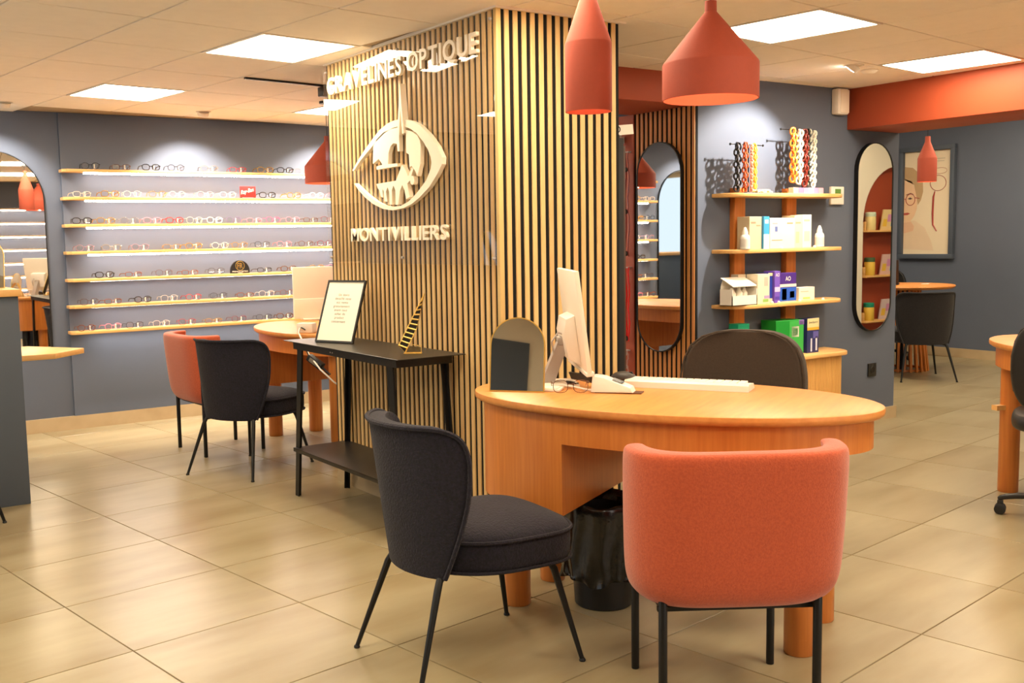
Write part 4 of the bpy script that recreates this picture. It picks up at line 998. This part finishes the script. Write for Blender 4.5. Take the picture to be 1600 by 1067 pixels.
# spots in the ceiling: bezel, tilted head, lamp
def spot(label, x, y, tx, ty, tz, power, angle=70):
    t = thing('ceiling_spot', label, 'spotlight', (x, y, ZC-0.005), 0, 'recessed ceiling spots')
    obj('bezel', ring_prism(G(), [(0.055*cos(2*pi*k/28), 0.055*sin(2*pi*k/28)) for k in range(28)], [(0.043*cos(2*pi*k/28), 0.043*sin(2*pi*k/28)) for k in range(28)], -0.006, 0.002), WHITE, t)
    d = Vector((tx-x, ty-y, tz-ZC)).normalized(); q = Vector((0, 0, -1)).rotation_difference(d).to_matrix().to_4x4()
    obj('head', G().lathe([(0.038, -0.030), (0.040, -0.028), (0.042, 0.0), (0.030, 0.004)], 24).xf(q), WHITE, t)
    obj('lamp', G().lathe([(0.026, -0.0325), (0.026, -0.0305)], 20).xf(q), SPOTE, t)
    ld = bpy.data.lights.new('spot_light', 'SPOT'); ld.energy = power; ld.color = (1.0, 0.90, 0.78); ld.spot_size = radians(angle); ld.spot_blend = 0.55; ld.shadow_soft_size = 0.02
    lo = bpy.data.objects.new('spot_light', ld); COL.objects.link(lo); lo.parent = t
    lo.location = d*0.05; lo.rotation_euler = Vector((0, 0, -1)).rotation_difference(d).to_euler()
    return t
spot('ceiling spot washing the shelf wall left of the pillar', 2.63, 7.50, 2.66, YF, 1.35, 46, 100)
spot('ceiling spot above the arched wall mirror at the left edge', 1.295, 7.55, 1.25, YW, 1.4, 26, 100)
spot('ceiling spot hidden behind the pillar washing the shelf wall', 3.80, 7.50, 3.80, YF, 1.35, 46, 100)
spot('ceiling spot in front of the oak wall shelf unit', 5.264, 3.90, 5.05, SY, 1.55, 62, 84)
trk = thing('track_light', 'short black ceiling track with a small black spot left of the pillar', 'track light', (2.58, 5.90, ZC-0.002), radians(8))
obj('rail', G().box(-0.27, 0.30, -0.010, 0.010, -0.016, 0), PLASTIC, trk)
obj('head', G().box(0.25, 0.33, -0.035, 0.035, -0.075, -0.017, 0.006), PLASTIC, trk)
sdt = thing('smoke_detector', 'small white sensor disc on the ceiling beside the spot', 'sensor', (5.50, 3.97, ZC-0.004))
obj('disc', G().lathe([(0.05, 0), (0.05, -0.008), (0.035, -0.022), (0.012, -0.026)], 28), WHITE, sdt)

# ------------------------------------------------------------------ behind the pillar: black display and hanging cords
dp = thing('display_stand', 'tall black display panel between pillar and slatted panel', 'display', (3.955, 4.64, 0))
obj('panel', G().box(-0.03, 0.03, -0.18, 0.25, 0.02, 1.90, 0.004), flat(18, 15, 13, 0.6), dp)
obj('side_rail', G().box(0.031, 0.05, -0.17, -0.14, 0.02, 1.86, 0.002), flat(74, 46, 32), dp)
obj('foot', G().box(-0.12, 0.12, -0.2, 0.27, 0, 0.02), PLASTIC, dp)
tg = thing('price_tag', 'white tag with a round mark on top of the black display', 'tag', (3.95, 4.44, 1.915))
obj('card', G().box(-0.06, 0.09, -0.002, 0.002, 0, 0.055, 0.001, 1).xf(Matrix.Rotation(radians(-6), 4, 'Y')), WHITE, tg)
obj('mark', G().tube([(-0.03+0.016*cos(2*pi*k/16), -0.0035, 0.03+0.016*sin(2*pi*k/16)) for k in range(16)], 0.003, 5, True), PLASTIC, tg)
obj('clip', G().box(-0.03, -0.02, -0.004, 0.004, -0.016, 0.002), PLASTIC, tg)
lp = thing('cord_rack', 'grey metal rail for cords on the orange wall strip', 'rack', (SX0-0.03, 5.21, 1.98))
obj('rail', G().tube([(0, 0, -0.06), (0, 0, 0.09)], 0.014, 10), GREYP, lp)
obj('bracket', G().box(0.0, 0.034, -0.006, 0.006, -0.02, 0.02), GREYP, lp)
for k, (yy, z0, z1, c, lbl) in enumerate(((5.150, 0.66, 1.15, (214, 26, 26), 'bright red glasses cord hanging on the orange wall strip'), (5.150, 1.22, 1.90, (130, 40, 40), 'dark red beaded cord hanging high on the orange wall strip'),
        (5.165, 0.38, 0.60, (170, 130, 120), 'pale beaded cord hanging low on the orange wall strip'))):
    t = thing('beaded_strap', lbl, 'strap', (SX0-0.022, yy, z0), 0, 'straps on the orange wall strip')
    g = G().tube([(-0.004*(q % 2), -0.014+0.006*sin(q*0.9+k), (z1-z0)*(1-q/16)) for q in range(17)], 0.006 if k == 0 else 0.004, 6)
    g.tube([(0, 0.014+0.006*sin(q*0.8+k*2), (z1-z0)*(1-q/16)) for q in range(17)], 0.006 if k == 0 else 0.004, 6)
    obj('strap', g, flat(*c, 0.3), t)
    for q in range(3 if k else 1): obj('bead', G().lathe([(0.003, -0.016), (0.012, -0.008), (0.012, 0.008), (0.003, 0.016)], 10), PLASTIC if k != 2 else GREYP, t, (-0.01, 0.0, 0.02+q*(z1-z0)*0.4))
    obj('pin', G().box(-0.004, 0.022, -0.016, 0.016, z1-z0-0.006, z1-z0+0.002), GREYP, t)

# ------------------------------------------------------------------ back room: slatted table, laptop, poster
TX, TY, TZ = 9.08, 6.13, 0.835
tb = thing('round_table', 'round oak table on a slatted cone base in the back room', 'table', (TX, TY, 0))
obj('table_top', G().lathe([(0.44, TZ-0.035), (0.46, TZ-0.028), (0.47, TZ-0.012), (0.465, TZ-0.002), (0.455, TZ)], 64), OAKTOP, tb, angle=50)
for k in range(26):
    q = 2*pi*k/26; c, s_ = cos(q), sin(q)
    w = 0.011; r0, r1 = 0.245, 0.155
    ring = lambda r, zz: [((r+0.010)*c-w*s_, (r+0.010)*s_+w*c, zz), ((r+0.010)*c+w*s_, (r+0.010)*s_-w*c, zz), ((r-0.010)*c+w*s_, (r-0.010)*s_-w*c, zz), ((r-0.010)*c-w*s_, (r-0.010)*s_+w*c, zz)]
    obj('slat', G().loft([ring(r0, 0.0), ring(r1, TZ-0.036)]), OAK, tb, smooth=False)
obj('base_ring', ring_prism(G(), [(0.232*cos(2*pi*k/40), 0.232*sin(2*pi*k/40)) for k in range(40)], [(0.205*cos(2*pi*k/40), 0.205*sin(2*pi*k/40)) for k in range(40)], 0.004, 0.024), OAK, tb)
obj('core', G().cyl(0, 0, 0.004, TZ-0.036, 0.05, 16), FELT, tb)
lpt = thing('laptop', 'dark brown laptop with raised lid on the slatted table', 'laptop', (8.98, 6.31, TZ+0.0005), radians(-58))
obj('base', G().box(-0.17, 0.17, -0.12, 0.12, 0, 0.014, 0.003), PLASTIC, lpt)
obj('lid', G().box(-0.17, 0.17, -0.004, 0.004, 0, 0.235, 0.002).xf(Matrix.Translation((0, -0.12, 0.012)) @ Matrix.Rotation(radians(12), 4, 'X')), flat(52, 36, 26, 0.4), lpt)
pap = obj('paper_slip', G().box(-0.05, 0.05, -0.03, 0.03, 0, 0.004), PAPER, None, (9.25, 6.0, TZ+0.001), (0, 0, 0.4)); tag(pap, 'small white paper slip on the slatted table', 'paper')

po = thing('poster', 'tall framed poster of a half face with glasses on the far wall', 'poster', (XB, 6.742, 1.655))
hw, hh = 0.278, 0.555
g = G()
for a in ((-hw-0.05, hw+0.05, -hh-0.05, -hh), (-hw-0.05, hw+0.05, hh, hh+0.05), (-hw-0.05, -hw, -hh, hh), (hw, hw+0.05, -hh, hh)):
    g.box(-0.05, -0.001, a[0], a[1], a[2], a[3], 0.003)
obj('frame', g, SLATE2, po)
obj('sheet', G().box(-0.012, -0.002, -hw, hw, -hh, hh), mat('poster_paper', S(240, 222, 190), 0.25, var=0.03), po)
PM = lambda a, b, c: (-0.012-c, -a, b)   # picture x to the right = -Y
def pshape(nm, poly, col, lay): obj(nm, G().prism(poly, 0.0002, 0.0006*lay, PM), flat(*col, 0.3), po, smooth=False)
pshape('shoulder', [(-0.278, -0.50), (-0.278, -0.20), (-0.14, -0.19), (-0.02, -0.27), (0.06, -0.42), (0.09, -0.52)], (232, 206, 172), 1)
pshape('hair', [(-0.278, 0.40), (-0.18, 0.385), (-0.10, 0.32), (-0.055, 0.22), (-0.05, 0.12), (-0.075, 0.03), (-0.11, -0.02), (-0.13, 0.08), (-0.16, 0.20), (-0.278, 0.26)], (196, 164, 122), 2)
pshape('face', [(-0.278, 0.27), (-0.19, 0.24), (-0.145, 0.15), (-0.12, 0.04), (-0.12, -0.06), (-0.15, -0.14), (-0.20, -0.20), (-0.278, -0.215)], (238, 200, 160), 2)
pshape('neck', [(-0.278, -0.21), (-0.19, -0.20), (-0.15, -0.25), (-0.16, -0.30), (-0.278, -0.33)], (230, 186, 150), 2)
pshape('eyebrow', [(-0.255, 0.098), (-0.20, 0.115), (-0.165, 0.10), (-0.165, 0.092), (-0.20, 0.103), (-0.255, 0.088)], (136, 100, 74), 3)
pshape('eye', [(-0.235, 0.05), (-0.205, 0.066), (-0.175, 0.05), (-0.205, 0.04)], (110, 84, 70), 3)
pshape('mouth', [(-0.278, -0.105), (-0.23, -0.10), (-0.20, -0.112), (-0.235, -0.128), (-0.278, -0.128)], (190, 84, 70), 3)
GLR = flat(166, 60, 50, 0.3)
def pring(nm, cx, cy, rx, ry, m, rr=0.004): obj(nm, G().tube([PM(cx+rx*cos(2*pi*k/28), cy+ry*sin(2*pi*k/28), 0.002) for k in range(28)], rr, 5, True), m, po)
pring('spectacle_ring', -0.20, 0.04, 0.055, 0.062, GLR)
obj('spectacle_temple', G().tube([PM(-0.147, 0.06, 0.002), PM(-0.09, 0.05, 0.002)], 0.004, 5).tube([PM(-0.253, 0.045, 0.002), PM(-0.278, 0.05, 0.002)], 0.004, 5), GLR, po)
pring('printed_rim', 0.125, 0.205, 0.092, 0.082, GLR, 0.003)
pring('printed_rim', 0.15, 0.335, 0.075, 0.032, flat(206, 150, 120, 0.3), 0.0025)
obj('printed_temple', G().tube([PM(0.09, 0.12, 0.002), PM(0.075, 0.06, 0.002), PM(0.07, -0.12, 0.002), PM(0.075, -0.24, 0.002), PM(0.12, -0.31, 0.002)], [0.004, 0.010, 0.011, 0.009, 0.006], 6), GLR, po)
obj('printed_text', G().box(-0.0135, -0.0115, -0.20, -0.06, 0.46, 0.47).box(-0.0135, -0.0115, -0.19, -0.10, 0.435, 0.443), flat(206, 190, 160), po)

# ------------------------------------------------------------------ niche shelves reflected in the oval mirror
for k, zz in enumerate((1.368, 0.890, 0.408)):
    w = ('upper', 'middle', 'lower')[k]
    t = thing('niche_shelf', '%s small oak shelf in the arched orange niche' % w, 'shelf', (NC-0.27, NY-0.0949, zz), 0, 'niche shelves')
    obj('board', G().box(-0.30, 0.36, 0, 0.13, -0.02, 0, 0.002), OAKSH, t); obj('side', G().box(-0.30, -0.285, 0, 0.10, 0, 0.09, 0.002), OAKSH, t)
    t = thing('jar', 'yellow jar with a coloured lid on the %s niche shelf' % w, 'jar', (NC-0.45, NY-0.02, zz+0.0005), 0, 'jars in the niche')
    obj('body', G().lathe([(0.052, 0), (0.055, 0.006), (0.055, 0.135), (0.05, 0.145)], 24), flat(*((226, 206, 140) if k < 1 else (226, 186, 70))), t)
    obj('lid', G().lathe([(0.053, 0.143), (0.055, 0.15), (0.055, 0.185), (0.05, 0.19)], 24), flat(*((206, 220, 196), (70, 96, 60), (20, 140, 110))[k]), t)
    t = thing('magazine', 'leaning magazine on the %s niche shelf' % w, 'magazine', (NC-0.10, NY-0.035, zz+0.001), radians(6), 'magazines in the niche')
    obj('cover', G().box(-0.14, 0.14, -0.006, 0.006, 0, 0.22).xf(Matrix.Rotation(radians(-10), 4, 'X')), flat(*((236, 210, 150), (226, 190, 180), (220, 200, 200))[k]), t)
    for q, c in enumerate(((236, 196, 70), (216, 150, 190), (150, 190, 220), (226, 120, 100))):
        obj('print', G().box(-0.12+q*0.06, -0.06+q*0.06, 0.006, 0.0068, 0.04+0.05*(q % 2), 0.12+0.05*(q % 2)).xf(Matrix.Rotation(radians(-10), 4, 'X')), flat(*c), t)

# ------------------------------------------------------------------ left counter, side board and its mirror
lc = thing('counter', 'slate grey counter with an oak top at the left picture edge', 'counter', (0.35, 6.08, 0))
obj('body', G().box(-1.2, 0.655, -0.265, 0.24, 0.0, 1.102, 0.002), SLATE2, lc)
obj('counter_top', G().box(-1.22, 0.672, -0.285, 0.26, 1.102, 1.138, 0.003), OAKSH, lc)
table_mirror('gold framed arched mirror standing on the slate counter', (0.885, 6.07, 1.1385), radians(-25))
sbd = thing('side_table', 'oak board table end showing behind the slate counter', 'table', (1.18, 6.62, 0))
obj('table_top', G().prism([(-0.45, -0.27), (0.10, -0.27), (0.31, -0.05), (0.06, 0.33), (-0.45, 0.33)], 0.706, 0.738, bev=0.003), OAKSH, sbd)
for xx, yy in ((-0.35, -0.15), (-0.35, 0.22)): obj('leg', G().cyl(xx, yy, 0, 0.706, 0.02, 14), BLACKM, sbd)

# ------------------------------------------------------------------ unseen panels added to brighten the back room
for xx, yy in ((7.7, 3.4), (9.2, 3.4), (7.7, 5.4), (9.2, 5.4), (8.5, 7.2)):
    t = thing('ceiling_light', 'unseen glowing ceiling panel added to brighten the back room', 'ceiling light', (xx, yy, 2.695), 0, 'added back room fill panels')
    obj('frame', G().box(-0.3, 0.3, -0.3, 0.3, -0.01, 0.0), WHITE, t)
    obj('diffuser', G().box(-0.28, 0.28, -0.28, 0.28, -0.016, -0.0105), PANELE, t)
